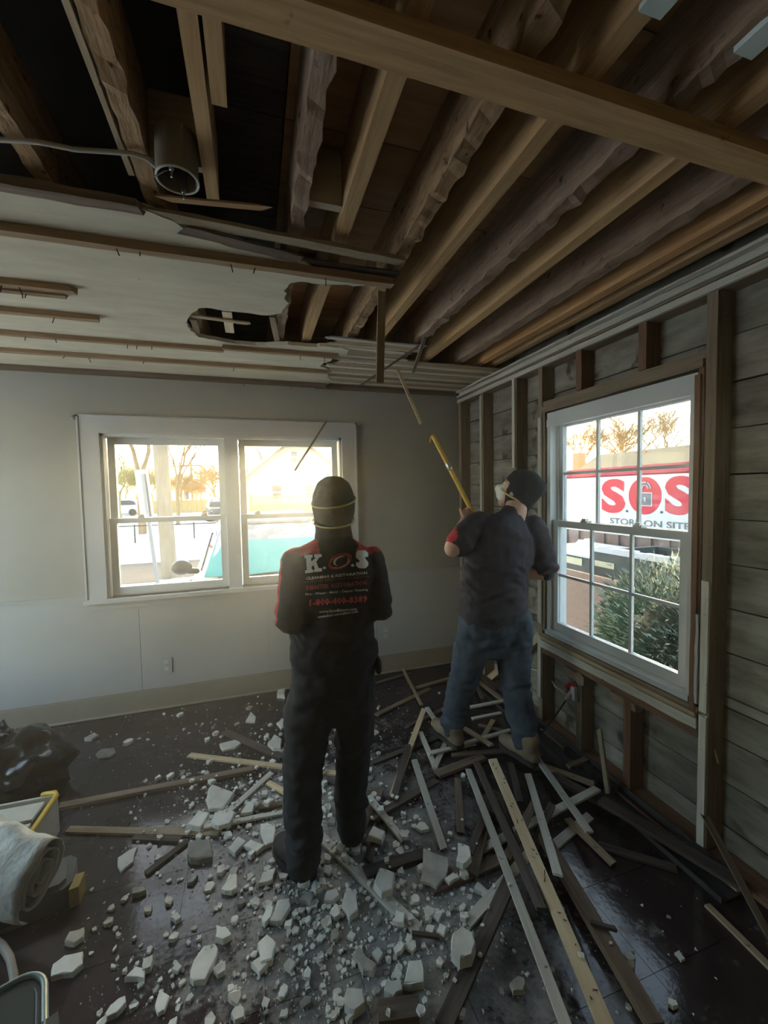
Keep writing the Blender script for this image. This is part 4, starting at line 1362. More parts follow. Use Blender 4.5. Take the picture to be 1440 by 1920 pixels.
for px, w_ in ((1210, 1.0), (1088, 0.9)):
    q = at_x(px, 850, hx + 4)
    MB().box(hx + 3.4, hx + 4.3, q.y - w_ / 2, q.y + w_ / 2, zr - 1.5, q.z + (0.15 if px > 1100 else 0)).build('chimney', mat('orange_brick_chimney', (0.50, 0.22, 0.10), 0.8), fh)
for i, (px, h, sd, nm) in enumerate(((1110, 7.0, 41, 'bare tree between the two left trees over the ranch house roof'), (1180, 6.6, 52, 'bare tree just left of the orange chimney'), (1080, 6.4, 3, 'bare tree above the left end of the ranch house roof'), (1150, 7.4, 14, 'wide bare tree above the middle of the ranch house roof'), (1238, 6.8, 27, 'round-crowned bare tree right of the orange chimney'))):
    q = at_x(px, 885, 46)
    tree('bare_tree', 46, q.y, GZ, h * 1.85, sd, TWIG if i < 4 else BARK, nm, 0.55, 7, 0.20)
for i, (za, zb2) in enumerate(((5.6, 5.2), (5.0, 4.7))):
    MB().tube([(9.0, -4, za + 0.4), (9.3, 6, za), (10, 26, zb2 + 0.8)], 0.012, 5).build('overhead_wire', DARKMET, label=('upper overhead wire crossing the right window sky', 'lower overhead wire crossing the right window sky')[i], cat='wire')
# ================================================================== DEBRIS ON THE FLOOR
LATHS = []   # settled laths: (p, q, halfwidth, z_at_p, z_at_q, thickness) tops
LH = 0.011
LATHS.append((np.array((W - 0.078, 1.05)), np.array((W - 0.078, 3.30)), 0.063, 0.0, 0.0, 0.023))   # the heater track


def under(pts_, hw, skip_hw=0.0):
    """highest lath top under each of the sample points"""
    h = np.zeros(len(pts_))
    for (p, q, w_, zp, zq, th) in LATHS:
        d = q - p
        L2 = float(d @ d)
        t = ((pts_ - p) @ d) / L2
        tc = np.clip(t, 0, 1)
        c = p + tc[:, None] * d
        dist = np.linalg.norm(pts_ - c, axis=1)
        ok = dist < (w_ + hw)
        zt_ = zp + (zq - zp) * tc + th
        h = np.where(ok, np.maximum(h, zt_), h)
    return h


def settle(p, q, hw):
    n = max(8, int(np.linalg.norm(q - p) / 0.02))
    t = np.linspace(0, 1, n)
    pts_ = p + t[:, None] * (q - p)
    h = under(pts_, hw * 0.9)
    # supporting line over all contact points, lowest at the middle
    best = None
    idx = [i for i in range(n) if h[i] > 0] + [0, n - 1]
    for i in idx:
        for j in idx:
            if t[i] <= 0.5 <= t[j] and j > i:
                b = (h[j] - h[i]) / (t[j] - t[i])
                a = h[i] - b * t[i]
                if np.all(a + b * t >= h - 1e-6):
                    m = a + 0.5 * b
                    if best is None or m < best[0]:
                        best = (m, a, a + b)
    if best is None:
        m = h.max()
        return m, m
    return best[1], best[2]


TONES = {'pale': W_PALE, 'gray': W_GRAY, 'tan': W_TAN, 'brown': W_BROWN, 'dark': W_DARK}


def lath(x1, y1, x2, y2, w_, tone, label, group=None, th=LH, nails=0, lift=(0, 0), cat='lath', name='lath'):
    """end points are where the photo shows the ends; the height comes from what it rests on"""
    za = zb = 0.01
    for _ in range(3):
        a, b = at_z(x1, y1, za + th / 2), at_z(x2, y2, zb + th / 2)
        p, q = np.array((a.x, a.y)), np.array((b.x, b.y))
        lim = W - 0.02
        p[0] = min(p[0], lim)
        q[0] = min(q[0], lim)
        za, zb = settle(p, q, w_ / 2)
        za += lift[0]
        zb += lift[1]
    e = 0.0008
    LATHS.append((p, q, w_ / 2, za + e, zb + e, th))
    P0 = Vector((p[0], p[1], za + e + th / 2))
    P1 = Vector((q[0], q[1], zb + e + th / 2))
    o = bar(name, P0, P1, w_, th, TONES[tone], seg=10, rag=0.0006, skew=w_ * 0.18, label=label, cat=cat, group=group)
    if nails:
        L = (P1 - P0).length
        M = o.matrix_basis
        for k in range(nails):
            x = (-0.5 + (k + 0.5) / nails) * L + random.uniform(-.02, .02)
            for s_ in (1, -1):
                yy_ = random.uniform(-0.3, 0.3) * w_
                MBn = MB().tube([M @ Vector((x + s_ * 0.012, yy_, th / 2 - 0.002)), M @ Vector((x + s_ * 0.012 + random.uniform(-.02, .02), yy_ + random.uniform(-.01, .01), th / 2 + random.uniform(0.003, 0.010)))], 0.0018, 5)
                MBn.build('nail', NAIL, o)
    return o


G_DK = 'dark laths at the bottom of the pile'
# loose boards nearest the floor first
lath(112, 1513, 475, 1442, 0.042, 'brown', 'long reddish-brown board running from the yellow-rimmed bin towards the left legs', th=0.018)
lath(128, 1556, 410, 1563, 0.036, 'tan', 'tan lath lying level from the plastic roll to the plaster heap')
lath(250, 1566, 340, 1570, 0.03, 'dark', 'short dark lath just under the tan level lath')
lath(274, 1638, 352, 1572, 0.028, 'dark', 'short dark slanting lath left of the plaster heap')
lath(355, 1416, 634, 1451, 0.036, 'pale', 'pale lath passing behind the legs of the person in the printed shirt')
lath(420, 1372, 530, 1420, 0.05, 'dark', 'dusty dark board behind the left leg, beyond the pale lath')
lath(510, 1449, 400, 1548, 0.032, 'gray', 'dusty lath slanting through the heap of broken plaster, left of the legs')
lath(384, 1551, 530, 1524, 0.026, 'gray', 'thin grey lath pointing at the left boot from the plaster heap')
lath(452, 1520, 530, 1508, 0.03, 'brown', 'short brown lath buried in the plaster heap beside the left leg')
lath(503, 1464, 545, 1492, 0.03, 'pale', 'short pale split lath end left of the left knee')
lath(610, 1462, 700, 1490, 0.035, 'dark', 'dark lath between the two legs')
lath(597, 1566, 787, 1747, 0.042, 'gray', 'long grey lath from the left boot down to the right, on the crumbs', th=0.016)
lath(772, 1750, 823, 1757, 0.012, 'dark', 'thin dark stick at the lower end of the long grey lath')
lath(683, 1637, 800, 1600, 0.05, 'dark', 'dark board end under the square plaster slab', th=0.016)
lath(810, 1667, 985, 1593, 0.05, 'brown', 'dark brown board leading right from the square plaster slab', th=0.016)
lath(668, 1570, 712, 1480, 0.05, 'brown', 'brown split board right of the right boot', th=0.016)
lath(690, 1615, 735, 1510, 0.035, 'dark', 'dark split board just right of the brown split one')
lath(698, 1534, 818, 1464, 0.036, 'dark', 'dark lath above the right boot, crossing towards the pile')
lath(697, 1431, 842, 1375, 0.036, 'dark', 'dark lath at knee height right of the printed-shirt legs')
lath(706, 1341, 806, 1291, 0.036, 'brown', 'brown lath lying near the back wall, right of the printed shirt')
lath(764, 1362, 842, 1325, 0.03, 'brown', 'brown lath left of the left work boot, second from the wall')
lath(780, 1290, 936, 1250, 0.03, 'tan', 'tan lath along the back wall behind the jeans')
lath(700, 1283, 770, 1262, 0.03, 'dark', 'dark lath flat by the baseboard behind the printed shirt')
lath(893, 1275, 951, 1320, 0.032, 'tan', 'tan lath seen between the jeans legs')
lath(905, 1310, 930, 1230, 0.028, 'brown', 'brown lath standing out behind the jeans', )
lath(930, 1295, 985, 1232, 0.028, 'dark', 'dark lath between the jeans and the wall studs')
lath(882, 1326, 945, 1314, 0.028, 'gray', 'upper grey lath between the work boots')
lath(885, 1348, 940, 1337, 0.028, 'gray', 'lower grey lath between the work boots')
lath(896, 1360, 960, 1375, 0.034, 'brown', 'brown board under the crossing laths between the boots')
lath(902, 1390, 925, 1350, 0.03, 'tan', 'tan lath bit beside the left work boot')
lath(800, 1327, 833, 1376, 0.03, 'gray', 'short pale grey lath left of the left work boot')
lath(788, 1373, 818, 1443, 0.03, 'gray', 'grey lath slanting down left of the left work boot')
lath(837, 1390, 814, 1441, 0.03, 'gray', 'grey lath crossing the slanted one left of the boots')
lath(803, 1413, 890, 1394, 0.03, 'gray', 'grey lath in front of the left work boot')
lath(847, 1416, 950, 1408, 0.034, 'brown', 'brown lath lying across in front of the boots')
lath(820, 1452, 905, 1420, 0.055, 'brown', 'wide brown board in front of the left work boot', th=0.018)
lath(868, 1395, 958, 1369, 0.026, 'gray', 'bright grey lath touching the right work boot')
lath(735, 1494, 795, 1330, 0.034, 'pale', 'pale lath with a split edge running up from the right knee to the wall pile', th=0.012)
lath(738, 1500, 765, 1397, 0.034, 'dark', 'dark lath beside the pale split-edged one')
lath(753, 1250, 790, 1322, 0.024, 'tan', 'tan lath leaning out from the back wall baseboard')
# boards along the right wall
lath(1035, 1462, 1385, 1582, 0.055, 'dark', 'long dark board along the right wall nearest the sill', th=0.018)
lath(1125, 1512, 1397, 1656, 0.06, 'dark', 'long dark brown board lying parallel in front of the wall board', th=0.018)
lath(1122, 1585, 1270, 1630, 0.04, 'dark', 'dusty dark lath on the bare tiles at right', th=0.009)
lath(1325, 1696, 1445, 1815, 0.022, 'tan', 'thin tan splinter on the floor at the right edge')
lath(1000, 1345, 1110, 1440, 0.045, 'dark', 'dark board beside the right work boot, by the metal track')
lath(1065, 1437, 1157, 1408, 0.034, 'brown', 'brown lath crossing the metal track under the upright one')
lath(1015, 1435, 1113, 1471, 0.036, 'tan', 'tan lath right of the right work boot')
# the fan of laths in the foreground: lower ones first
lath(885, 1602, 1120, 1502, 0.038, 'gray', 'grey lath crossing under the fan, from the brown boards to the right')
lath(1027, 1596, 1106, 1530, 0.040, 'gray', 'short grey lath under the right side of the fan')
lath(858, 1452, 864, 1562, 0.036, 'brown', 'brown lath left of the fan, pointing at the camera')
lath(888, 1640, 915, 1525, 0.036, 'brown', 'brown lath with a dark broken end beside the square plaster slab')
lath(935, 1490, 978, 1624, 0.024, 'dark', 'thin dark lath beside the bright nailed one, in the fan')
lath(958, 1432, 975, 1505, 0.034, 'dark', 'dark lath end sticking out below the right work boot')
lath(1005, 1500, 950, 1610, 0.036, 'brown', 'brown lath under the middle of the fan')
lath(1035, 1505, 1000, 1600, 0.032, 'dark', 'dark lath under the right half of the fan')
lath(920, 1500, 880, 1600, 0.034, 'dark', 'dark lath under the left half of the fan')
lath(873, 1735, 993, 1637, 0.040, 'gray', 'grey lath sticking out of the plaster lump, under the long pale lath')
lath(832, 1925, 958, 1676, 0.050, 'dark', 'dark board with a fresh orange break at bottom centre', th=0.016)
lath(1018, 1568, 1232, 1930, 0.048, 'brown', 'thick dark brown beam beside the nailed lath, running off the bottom edge', th=0.034)
lath(1065, 1537, 1150, 1620, 0.034, 'tan', 'tan lath end pointing right below the fan')
lath(1007, 1422, 1106, 1562, 0.034, 'gray', 'grey lath at the right side of the fan, below the right work boot')
lath(990, 1452, 1046, 1642, 0.034, 'gray', 'light grey lath straight below the right work boot')
lath(893, 1432, 1016, 1705, 0.036, 'dark', 'dark grey lath between the two longest light laths of the fan')
lath(777, 1426, 832, 1593, 0.034, 'gray', 'light grey lath at the far left of the fan')
lath(878, 1443, 1062, 1926, 0.032, 'gray', 'longest thin grey lath of the fan, running off the bottom edge')
lath(924, 1426, 1138, 1930, 0.046, 'pale', 'bright yellow lath with rusty nails, longest and widest of the fan', th=0.014, nails=9)
lath(690, 1492, 757, 1577, 0.030, 'gray', 'short bright lath right of the right leg')
lath(1107, 1730, 1156, 1742, 0.014, 'dark', 'small dark stick on the shiny tiles')
lath(712, 1902, 785, 1893, 0.055, 'brown', 'stub of brown timber cut by the bottom edge', th=0.03)
# orange break on the dark board
pb_, qb_, hw_, zp_, zq_, th_ = [l for l in LATHS][-16]
for px, py in ((917, 1757),):
    a = at_z(px, py, 0.034)
    h = float(under(np.array([[a.x, a.y]]), 0.0)[0])
    a = at_z(px, py, h)
# buried dark laths between the named ones
Rb = random.Random(12)
for i in range(26):
    px, py = Rb.gauss(915, 70), Rb.gauss(1455, 60)
    if not (800 < px < 1080 and 1340 < py < 1590):
        continue
    c = at_z(px, py, 0.0)
    a = Rb.uniform(0, math.pi)
    L = Rb.uniform(0.10, 0.26)
    p, q = np.array((c.x - math.cos(a) * L, c.y - math.sin(a) * L)), np.array((c.x + math.cos(a) * L, c.y + math.sin(a) * L))
    if max(p[0], q[0]) > W - 0.15:
        continue
    # lies flat on the tiles below the others where nothing is yet, else is skipped
    tt = np.linspace(0, 1, 20)
    hh = under(p + tt[:, None] * (q - p), 0.02)
    if (hh > 0).sum() > 9:
        continue
    za, zb = settle(p, q, 0.017)
    LATHS.append((p, q, 0.016, za + .001, zb + .001, LH))
    bar('lath', (p[0], p[1], za + .001 + LH / 2), (q[0], q[1], zb + .001 + LH / 2), 0.032, LH, (W_DARK, W_BROWN, W_TAN)[i % 3], seg=4, rag=0.0006, skew=0.006, label='dark short lath half buried among the crossing laths', cat='lath', group=G_DK)
# leaning pieces by the right wall
def leaning(x1, y1, z1, x2, y2, z2, w_, m, label, th=0.009, up=(1, 0, 0)):
    a, b = at_z(x1, y1, z1), at_z(x2, y2, z2)
    return bar('lath', a, b, w_, th, m, seg=6, rag=0.0006, skew=0.006, up=up, label=label, cat='lath')


a = at_z(1140, 1487, 0.03)
b = at_x(1124, 1368, a.x + 0.09)
bar('lath', a, b, 0.036, 0.010, W_TAN, seg=6, rag=0.0006, skew=0.006, up=(1, 0, 0.2), label='lath standing nearly upright against the crossing one by the right wall', cat='lath')
a = at_z(1446, 1762, 0.01)
b = at_x(1322, 1530, W - 0.03)
bar('lath', a, b, 0.024, 0.010, W_BROWN, seg=6, rag=0.0006, skew=0.02, up=(0, 0.3, 1), label='long splinter leaning on the right wall at the right edge', cat='lath')

# ---- plaster pieces
CH_N = [0]


def chunk(poly, h, label=None, group=None, m=CHUNK, lift=0.0, wedge=0.0, name='plaster_chunk', tilt=0.0):
    """poly: world xy outline; its own thickness, an uneven top and a broken edge"""
    poly = np.array(poly, float)
    h *= 0.6
    if len(poly) < 9:      # more corners make the break lines ragged
        q_ = []
        for i in range(len(poly)):
            a_, b_ = poly[i], poly[(i + 1) % len(poly)]
            q_ += [a_, a_ + (b_ - a_) * random.uniform(.35, .65) + np.array((random.uniform(-1, 1), random.uniform(-1, 1))) * np.linalg.norm(b_ - a_) * 0.09]
        poly = np.array(q_)
    c = np.mean(poly, axis=0)
    n = len(poly)
    z0 = lift
    vv, ff = [], []
    g = Vector((random.uniform(-1, 1), random.uniform(-1, 1)))
    R_ = max(np.linalg.norm(p - c) for p in poly)
    for p in poly:
        vv.append((p[0] - c[0], p[1] - c[1], 0))
    for p in poly:
        d = p - c
        k = 1 + wedge * (g.x * d[0] + g.y * d[1]) / R_
        vv.append((d[0] * 0.97, d[1] * 0.97, max(0.004, h * k * random.uniform(0.86, 1.06))))
    for p in poly:
        d = (p - c) * random.uniform(0.84, 0.93)
        k = 1 + wedge * (g.x * d[0] + g.y * d[1]) / R_
        vv.append((d[0], d[1], max(0.004, h * k * random.uniform(1.03, 1.1))))
    area = sum(poly[i][0] * poly[(i + 1) % n][1] - poly[(i + 1) % n][0] * poly[i][1] for i in range(n))
    fl = (lambda f: f) if area > 0 else (lambda f: f[::-1])
    ff.append(fl(tuple(range(n - 1, -1, -1))))
    for i in range(n):
        k = (i + 1) % n
        ff.append(fl((i, k, n + k, n + i)))
        ff.append(fl((n + i, n + k, 2 * n + k, 2 * n + i)))
    ff.append(fl(tuple(range(2 * n, 3 * n))))
    me = bpy.data.meshes.new(name)
    me.from_pydata(vv, [], ff)
    me.update()
    M = Matrix.Translation((c[0], c[1], z0 + 0.0004))
    if tilt:
        ax = Vector((random.uniform(-1, 1), random.uniform(-1, 1), 0)).normalized()
        M = M @ Matrix.Translation((0, 0, R_ * math.sin(tilt))) @ Matrix.Rotation(tilt, 4, ax)
    return put(name, me, m, M=M, label=label, cat='plaster', group=group)


TAKEN = []


def px_chunk(pts_, h, label, m=CHUNK, tilt=0.0, wedge=0.1):
    P_ = np.array([list(at_z(x, y, h)[:2]) for x, y in pts_])
    c = P_.mean(0)
    r = max(np.linalg.norm(p - c) for p in P_)
    s_ = np.vstack([P_ * 0.9 + c * 0.1, (P_ + c) / 2, c[None]])
    hgt = float(under(s_, 0.0).max())
    if hgt:
        P_ = np.array([list(at_z(x, y, h + hgt)[:2]) for x, y in pts_])
        c = P_.mean(0)
    TAKEN.append((c, r))
    return chunk(P_, h, label, m=m, lift=hgt, wedge=wedge, tilt=tilt)


PXC = [
    ([(179, 1412), (190, 1402), (215, 1400), (217, 1408), (206, 1418), (184, 1421)], .014, 'flat plaster flake alone on the dark floor beyond the black bag'),
    ([(411, 1392), (440, 1385), (452, 1391), (440, 1401), (418, 1405)], .016, 'pale flat plaster piece left of the left leg, near the back'),
    ([(460, 1350), (470, 1332), (480, 1342), (478, 1351)], .02, 'small pointed plaster piece by the back baseboard'),
    ([(501, 1390), (514, 1373), (528, 1382), (526, 1400), (512, 1400)], .03, 'ribbed plaster lump touching the left leg at knee height'),
    ([(518, 1353), (530, 1343), (535, 1360), (527, 1364)], .02, 'small plaster wedge just left of the left leg'),
    ([(613, 1350), (616, 1320), (632, 1318), (632, 1352)], .05, 'pale plaster slab seen between the legs'),
    ([(519, 1300), (521, 1289), (535, 1287), (534, 1302)], .04, 'plaster piece against the back baseboard beside the left leg'),
    ([(390, 1475), (398, 1466), (440, 1482), (418, 1512), (392, 1512)], .03, 'large square-cornered plaster piece at the top of the heap'),
    ([(394, 1536), (402, 1518), (440, 1516), (430, 1540), (410, 1545)], .03, 'rounded plaster slab in the middle of the heap'),
    ([(350, 1540), (372, 1514), (392, 1518), (375, 1545)], .04, 'rough plaster lump left in the heap'),
    ([(450, 1520), (465, 1498), (478, 1500), (472, 1518)], .03, 'small tilted plaster piece in the heap near the left leg'),
    ([(488, 1540), (515, 1540), (512, 1575), (498, 1580)], .03, 'plaster slab standing behind the left boot'),
    ([(352, 1572), (395, 1566), (398, 1600), (356, 1604)], .04, 'dirty plaster block at the front of the heap', ),
    ([(220, 1605), (240, 1592), (258, 1584), (250, 1612), (226, 1632)], .018, 'long pointed plaster flake left of the shiny floor patch'),
    ([(414, 1662), (430, 1634), (445, 1632), (445, 1660), (434, 1666)], .03, 'upright-edged plaster block on the shiny floor patch'),
    ([(505, 1722), (520, 1682), (543, 1678), (545, 1692), (528, 1722)], .028, 'elongated pale plaster slab in front of the left boot'),
    ([(490, 1715), (500, 1692), (512, 1692), (508, 1715), (496, 1726)], .03, 'plaster piece leaning at the left of the elongated slab'),
    ([(355, 1828), (362, 1795), (382, 1766), (402, 1762), (409, 1772), (400, 1802), (384, 1832), (362, 1834)], .03, 'largest foreground plaster slab, long hexagon'),
    ([(232, 1826), (255, 1805), (272, 1812), (270, 1828)], .03, 'angular plaster piece left of the hexagonal slab'),
    ([(266, 1812), (272, 1790), (286, 1782), (282, 1805)], .035, 'pointed plaster shard behind the angular piece'),
    ([(94, 1826), (98, 1802), (120, 1784), (156, 1776), (156, 1800), (136, 1818)], .03, 'broken brick-like plaster piece near the plastic tote'),
    ([(120, 1758), (130, 1742), (158, 1732), (156, 1750), (138, 1762)], .03, 'plaster piece just beyond the brick-like one'),
    ([(403, 1750), (405, 1727), (422, 1730), (434, 1745), (418, 1755)], .035, 'cracked plaster lump right of the shiny patch'),
    ([(788, 1648), (793, 1586), (840, 1604), (836, 1640), (818, 1660)], .02, 'big square white plaster slab on the dark boards, centre right'),
    ([(855, 1608), (858, 1572), (880, 1580), (884, 1600), (868, 1614)], .04, 'grey plaster lump right of the square slab'),
    ([(833, 1644), (850, 1632), (862, 1640), (842, 1652)], .02, 'small white plaster flake below the grey lump'),
    ([(888, 1662), (895, 1648), (922, 1672), (912, 1676)], .025, 'wedge of plaster right of the brown board'),
    ([(845, 1770), (848, 1735), (866, 1722), (888, 1735), (892, 1755), (884, 1780), (862, 1786)], .06, 'round plaster lump on the end of the grey lath'),
    ([(757, 1836), (766, 1792), (790, 1790), (794, 1832)], .04, 'upright plaster block at bottom centre'),
    ([(720, 1850), (724, 1830), (750, 1826), (755, 1846), (738, 1858)], .04, 'plaster block left of the upright one at bottom centre'),
    ([(645, 1870), (650, 1842), (680, 1844), (684, 1868), (664, 1884)], .05, 'grey plaster cube left of the bottom centre blocks'),
    ([(660, 1785), (672, 1768), (706, 1800), (700, 1815), (680, 1812)], .035, 'stained plaster piece above the grey cube'),
    ([(640, 1690), (650, 1655), (668, 1660), (672, 1700), (655, 1712)], .04, 'ribbed plaster lump below the right boot'),
    ([(607, 1683), (612, 1666), (632, 1660), (636, 1672), (622, 1684)], .03, 'plaster wedge right of the left boot toe shadow'),
    ([(484, 1650), (492, 1630), (518, 1622), (512, 1645)], .03, 'slanted plaster piece left of the left boot heel'),
    ([(455, 1580), (470, 1568), (498, 1580), (482, 1592)], .03, 'flat plaster slab between the heap and the left boot'),
    ([(428, 1586), (446, 1562), (462, 1572), (440, 1596)], .03, 'plaster slab at the right end of the heap'),
    ([(560, 1680), (575, 1664), (588, 1672), (582, 1688)], .03, 'dirty plaster piece below the left boot'),
    ([(290, 1880), (300, 1850), (318, 1862), (308, 1890), (296, 1896)], .02, 'narrow plaster shard near the bottom left'),
    ([(432, 1895), (440, 1880), (456, 1882), (458, 1902), (440, 1908)], .025, 'small plaster lump at the bottom edge'),
    ([(482, 1760), (500, 1745), (518, 1760), (510, 1790), (488, 1795)], .04, 'broken plaster corner in front of the elongated slab'),
    ([(470, 1800), (490, 1785), (502, 1800), (486, 1816)], .03, 'plaster piece near the bottom, right of the hexagonal slab'),
    ([(735, 1720), (742, 1700), (760, 1705), (757, 1725)], .03, 'plaster piece above the bottom centre blocks'),
    ([(700, 1650), (712, 1620), (740, 1628), (735, 1660), (715, 1668)], .04, 'plaster lump left of the square slab'),
    ([(955, 1835), (972, 1822), (985, 1830), (980, 1850), (962, 1852)], .03, 'dark plaster lump on the shiny tiles at right'),
    ([(818, 1742), (824, 1726), (838, 1732), (832, 1748)], .025, 'small plaster bit near the round lump'),
    ([(640, 1560), (655, 1548), (668, 1560), (655, 1572)], .03, 'plaster piece in front of the right shin'),
    ([(690, 1560), (700, 1540), (722, 1552), (716, 1570)], .04, 'plaster lump at the foot of the short bright lath'),
]
for it in PXC:
    px_chunk(it[0], it[1], it[2], m=CHUNK_DK if ('dirty' in it[2] or 'dark' in it[2] or 'stained' in it[2]) else CHUNK)
# small ones: nothing tells them apart
Rc_ = random.Random(5)
CL = [(640, 1745, 120, 95, 5), (450, 1545, 80, 45, 4), (430, 1490, 70, 25, 1.5), (790, 1690, 85, 60, 2), (560, 1700, 60, 60, 2), (480, 1400, 130, 40, 1.2), (720, 1560, 60, 45, 1.6), (640, 1440, 50, 50, 1), (260, 1680, 120, 90, 1.1), (360, 1850, 130, 60, 1), (700, 1380, 70, 45, 0.9), (870, 1690, 40, 40, 0.8), (620, 1840, 160, 50, 1.4), (400, 1350, 130, 30, .6), (1150, 1770, 80, 80, .25)]
wts = [c[4] for c in CL]
cnt = 0
tries = 0
NSM = 245
while cnt < NSM and tries < 6000:
    tries += 1
    c = Rc_.choices(CL, wts)[0]
    px, py = Rc_.gauss(c[0], c[2]), Rc_.gauss(c[1], c[3])
    if not (20 < px < 1420 and 1290 < py < 1930) or (px < 160 and py > 1400) or (px < 180 and 1560 < py < 1720):
        continue
    w0 = at_z(px, py, 0)
    P_ = np.array((w0.x, w0.y))
    if P_[1] > D - 0.06 or P_[0] > W - 0.2:
        continue
    r = min(0.045, 0.009 + Rc_.expovariate(1 / 0.009))
    if any(np.linalg.norm(P_ - q) < (r + s_) * 0.85 for q, s_ in TAKEN):
        continue
    if under(P_[None], r)[0] > 0:
        continue
    n = Rc_.randint(4, 7)
    a0 = Rc_.uniform(0, 6.28)
    el = Rc_.uniform(0.5, 1)
    pl = []
    for k in range(n):
        a = 2 * math.pi * (k + Rc_.uniform(-.3, .3)) / n
        x, y_ = r * math.cos(a) * Rc_.uniform(.75, 1), r * el * math.sin(a) * Rc_.uniform(.75, 1)
        pl.append((P_[0] + x * math.cos(a0) - y_ * math.sin(a0), P_[1] + x * math.sin(a0) + y_ * math.cos(a0)))
    where = ('in front of the left boot, lower middle of the floor', 'in the heap left of the left boot', 'at the top of the heap beside the grey lath', 'between the square plaster slab and the bottom edge', 'right below the left boot sole',
             'on the floor beyond the pale lath, left of the legs', 'between the right boot and the lath pile', 'on the floor seen between the two legs', 'around the shiny floor patch at left', 'near the hexagonal slab at the bottom left',
             'right of the printed-shirt legs, towards the wall', 'around the round plaster lump', 'along the bottom edge of the picture', 'by the back baseboard at left', 'on the bare shiny tiles at right')[CL.index(c)]
    chunk(np.array(pl), min(r * Rc_.uniform(0.5, 1.1), 0.028), 'small plaster bit ' + where, 'plaster bits ' + where, m=CHUNK if Rc_.random() < 0.7 else CHUNK_DK, wedge=0.4)
    TAKEN.append((P_, r))
    cnt += 1
rb = MB()
k = 0
while k < 620:
    c = Rc_.choices(CL, wts)[0]
    px, py = Rc_.gauss(c[0], c[2] * 1.05), Rc_.gauss(c[1], c[3] * 1.05)
    if not (20 < px < 1420 and 1290 < py < 1930) or (px < 160 and py > 1400):
        continue
    k += 1
    w0 = at_z(px, py, 0)
    r = min(0.024, 0.006 + Rc_.expovariate(1 / 0.006))
    if w0.y > D - 0.06 or w0.x > W - 0.2:
        continue
    P_ = np.array((w0.x, w0.y))
    z_ = float(under(P_[None], 0.0)[0])
    a0, n, h = Rc_.uniform(0, 6.28), Rc_.randint(4, 6), r * Rc_.uniform(0.5, 1.2)
    ring_ = [(w0.x + r * math.cos(a0 + 6.283 * q / n) * Rc_.uniform(.6, 1.1), w0.y + r * math.sin(a0 + 6.283 * q / n) * Rc_.uniform(.6, 1.1)) for q in range(n)]
    tops = {p_: z_ + h * Rc_.uniform(0.5, 1.1) for p_ in ring_}
    rb.prism(ring_, z_ + 0.0003, 0, zt=lambda p_: tops[p_])
rb.build('plaster_rubble', CHUNK, center=False, kind='stuff', label='loose plaster rubble heaped between the bigger pieces and the laths', cat='rubble')
# crumbs nobody could count
cr = MB()
for i in range(5200):
    c = Rc_.choices(CL, wts)[0]
    px, py = Rc_.gauss(c[0], c[2] * 1.25), Rc_.gauss(c[1], c[3] * 1.25)
    if not (10 < px < 1430 and 1270 < py < 1940) or (px < 150 and py > 1400):
        continue
    w0 = at_z(px, py, 0)
    if w0.y > D - 0.04 or w0.x > W - 0.12:
        continue
    r = min(0.008, 0.0015 + Rc_.expovariate(1 / 0.0022))
    a = Rc_.uniform(0, 6.28)
    v = [(w0.x + r * math.cos(a + k * 2.1) * Rc_.uniform(.7, 1.2), w0.y + r * math.sin(a + k * 2.1) * Rc_.uniform(.7, 1.2), 0.0001) for k in range(3)]
    v.append((w0.x + Rc_.uniform(-.3, .3) * r, w0.y + Rc_.uniform(-.3, .3) * r, r * Rc_.uniform(0.6, 1.4)))
    cr.add(v, [(0, 2, 1), (0, 1, 3), (1, 2, 3), (2, 0, 3)])
cr.build('plaster_crumbs', CHUNK, center=False, kind='stuff', label='fine plaster crumbs and dust strewn over the dark floor', cat='rubble')
# ================================================================== THINGS AT THE LEFT EDGE AND BY THE RIGHT WALL
# black rubbish bag
def blob(name, c, r, mt_, seed, amp=0.25, sub=4, parent=None, flat=True, **kw):
    bm = bmesh.new()
    bmesh.ops.create_icosphere(bm, subdivisions=sub, radius=1)
    for v in bm.verts:
        d = v.co.normalized()
        k = 1 + amp * (noise.noise(d * 1.7 + Vector((seed, 0, 0))) + 0.55 * abs(noise.noise(d * 4.2 + Vector((0, seed, 0)))) + 0.28 * abs(noise.noise(d * 9.5 + Vector((0, 0, seed)))))
        v.co = Vector((d.x * r[0] * k, d.y * r[1] * k, d.z * r[2] * k))
        if flat and v.co.z < -r[2] * 0.75:
            v.co.z = -r[2] * 0.75
    zmin = min(v.co.z for v in bm.verts)
    for v in bm.verts:
        v.co.z -= zmin
    me = bpy.data.meshes.new(name)
    bm.to_mesh(me)
    bm.free()
    me.polygons.foreach_set('use_smooth', [True] * len(me.polygons))
    return put(name, me, mt_, parent, Matrix.Translation(Vector(c)), **kw)


BAGM = mottled('black_bag_film', (0.005, 0.005, 0.006), (0.009, 0.0095, 0.010), 4, (1, 1, 1), 0.25, 0.25, vary=0.0, spec=0.5, bdist=0.01)
bc = at_z(35, 1500, 0.0)
bag = empty('rubbish_bag', (bc.x, bc.y, 0), label='crumpled black plastic rubbish bag at the left edge', cat='bag')
blob('bag_body', (bc.x - 0.02, bc.y + 0.06, 0.0), (0.21, 0.18, 0.17), BAGM, 3.3, 0.45, 4, bag)
blob('bag_neck', (bc.x - 0.13, bc.y + 0.10, 0.16), (0.07, 0.06, 0.08), BAGM, 8.1, 0.6, 4, bag, flat=False)

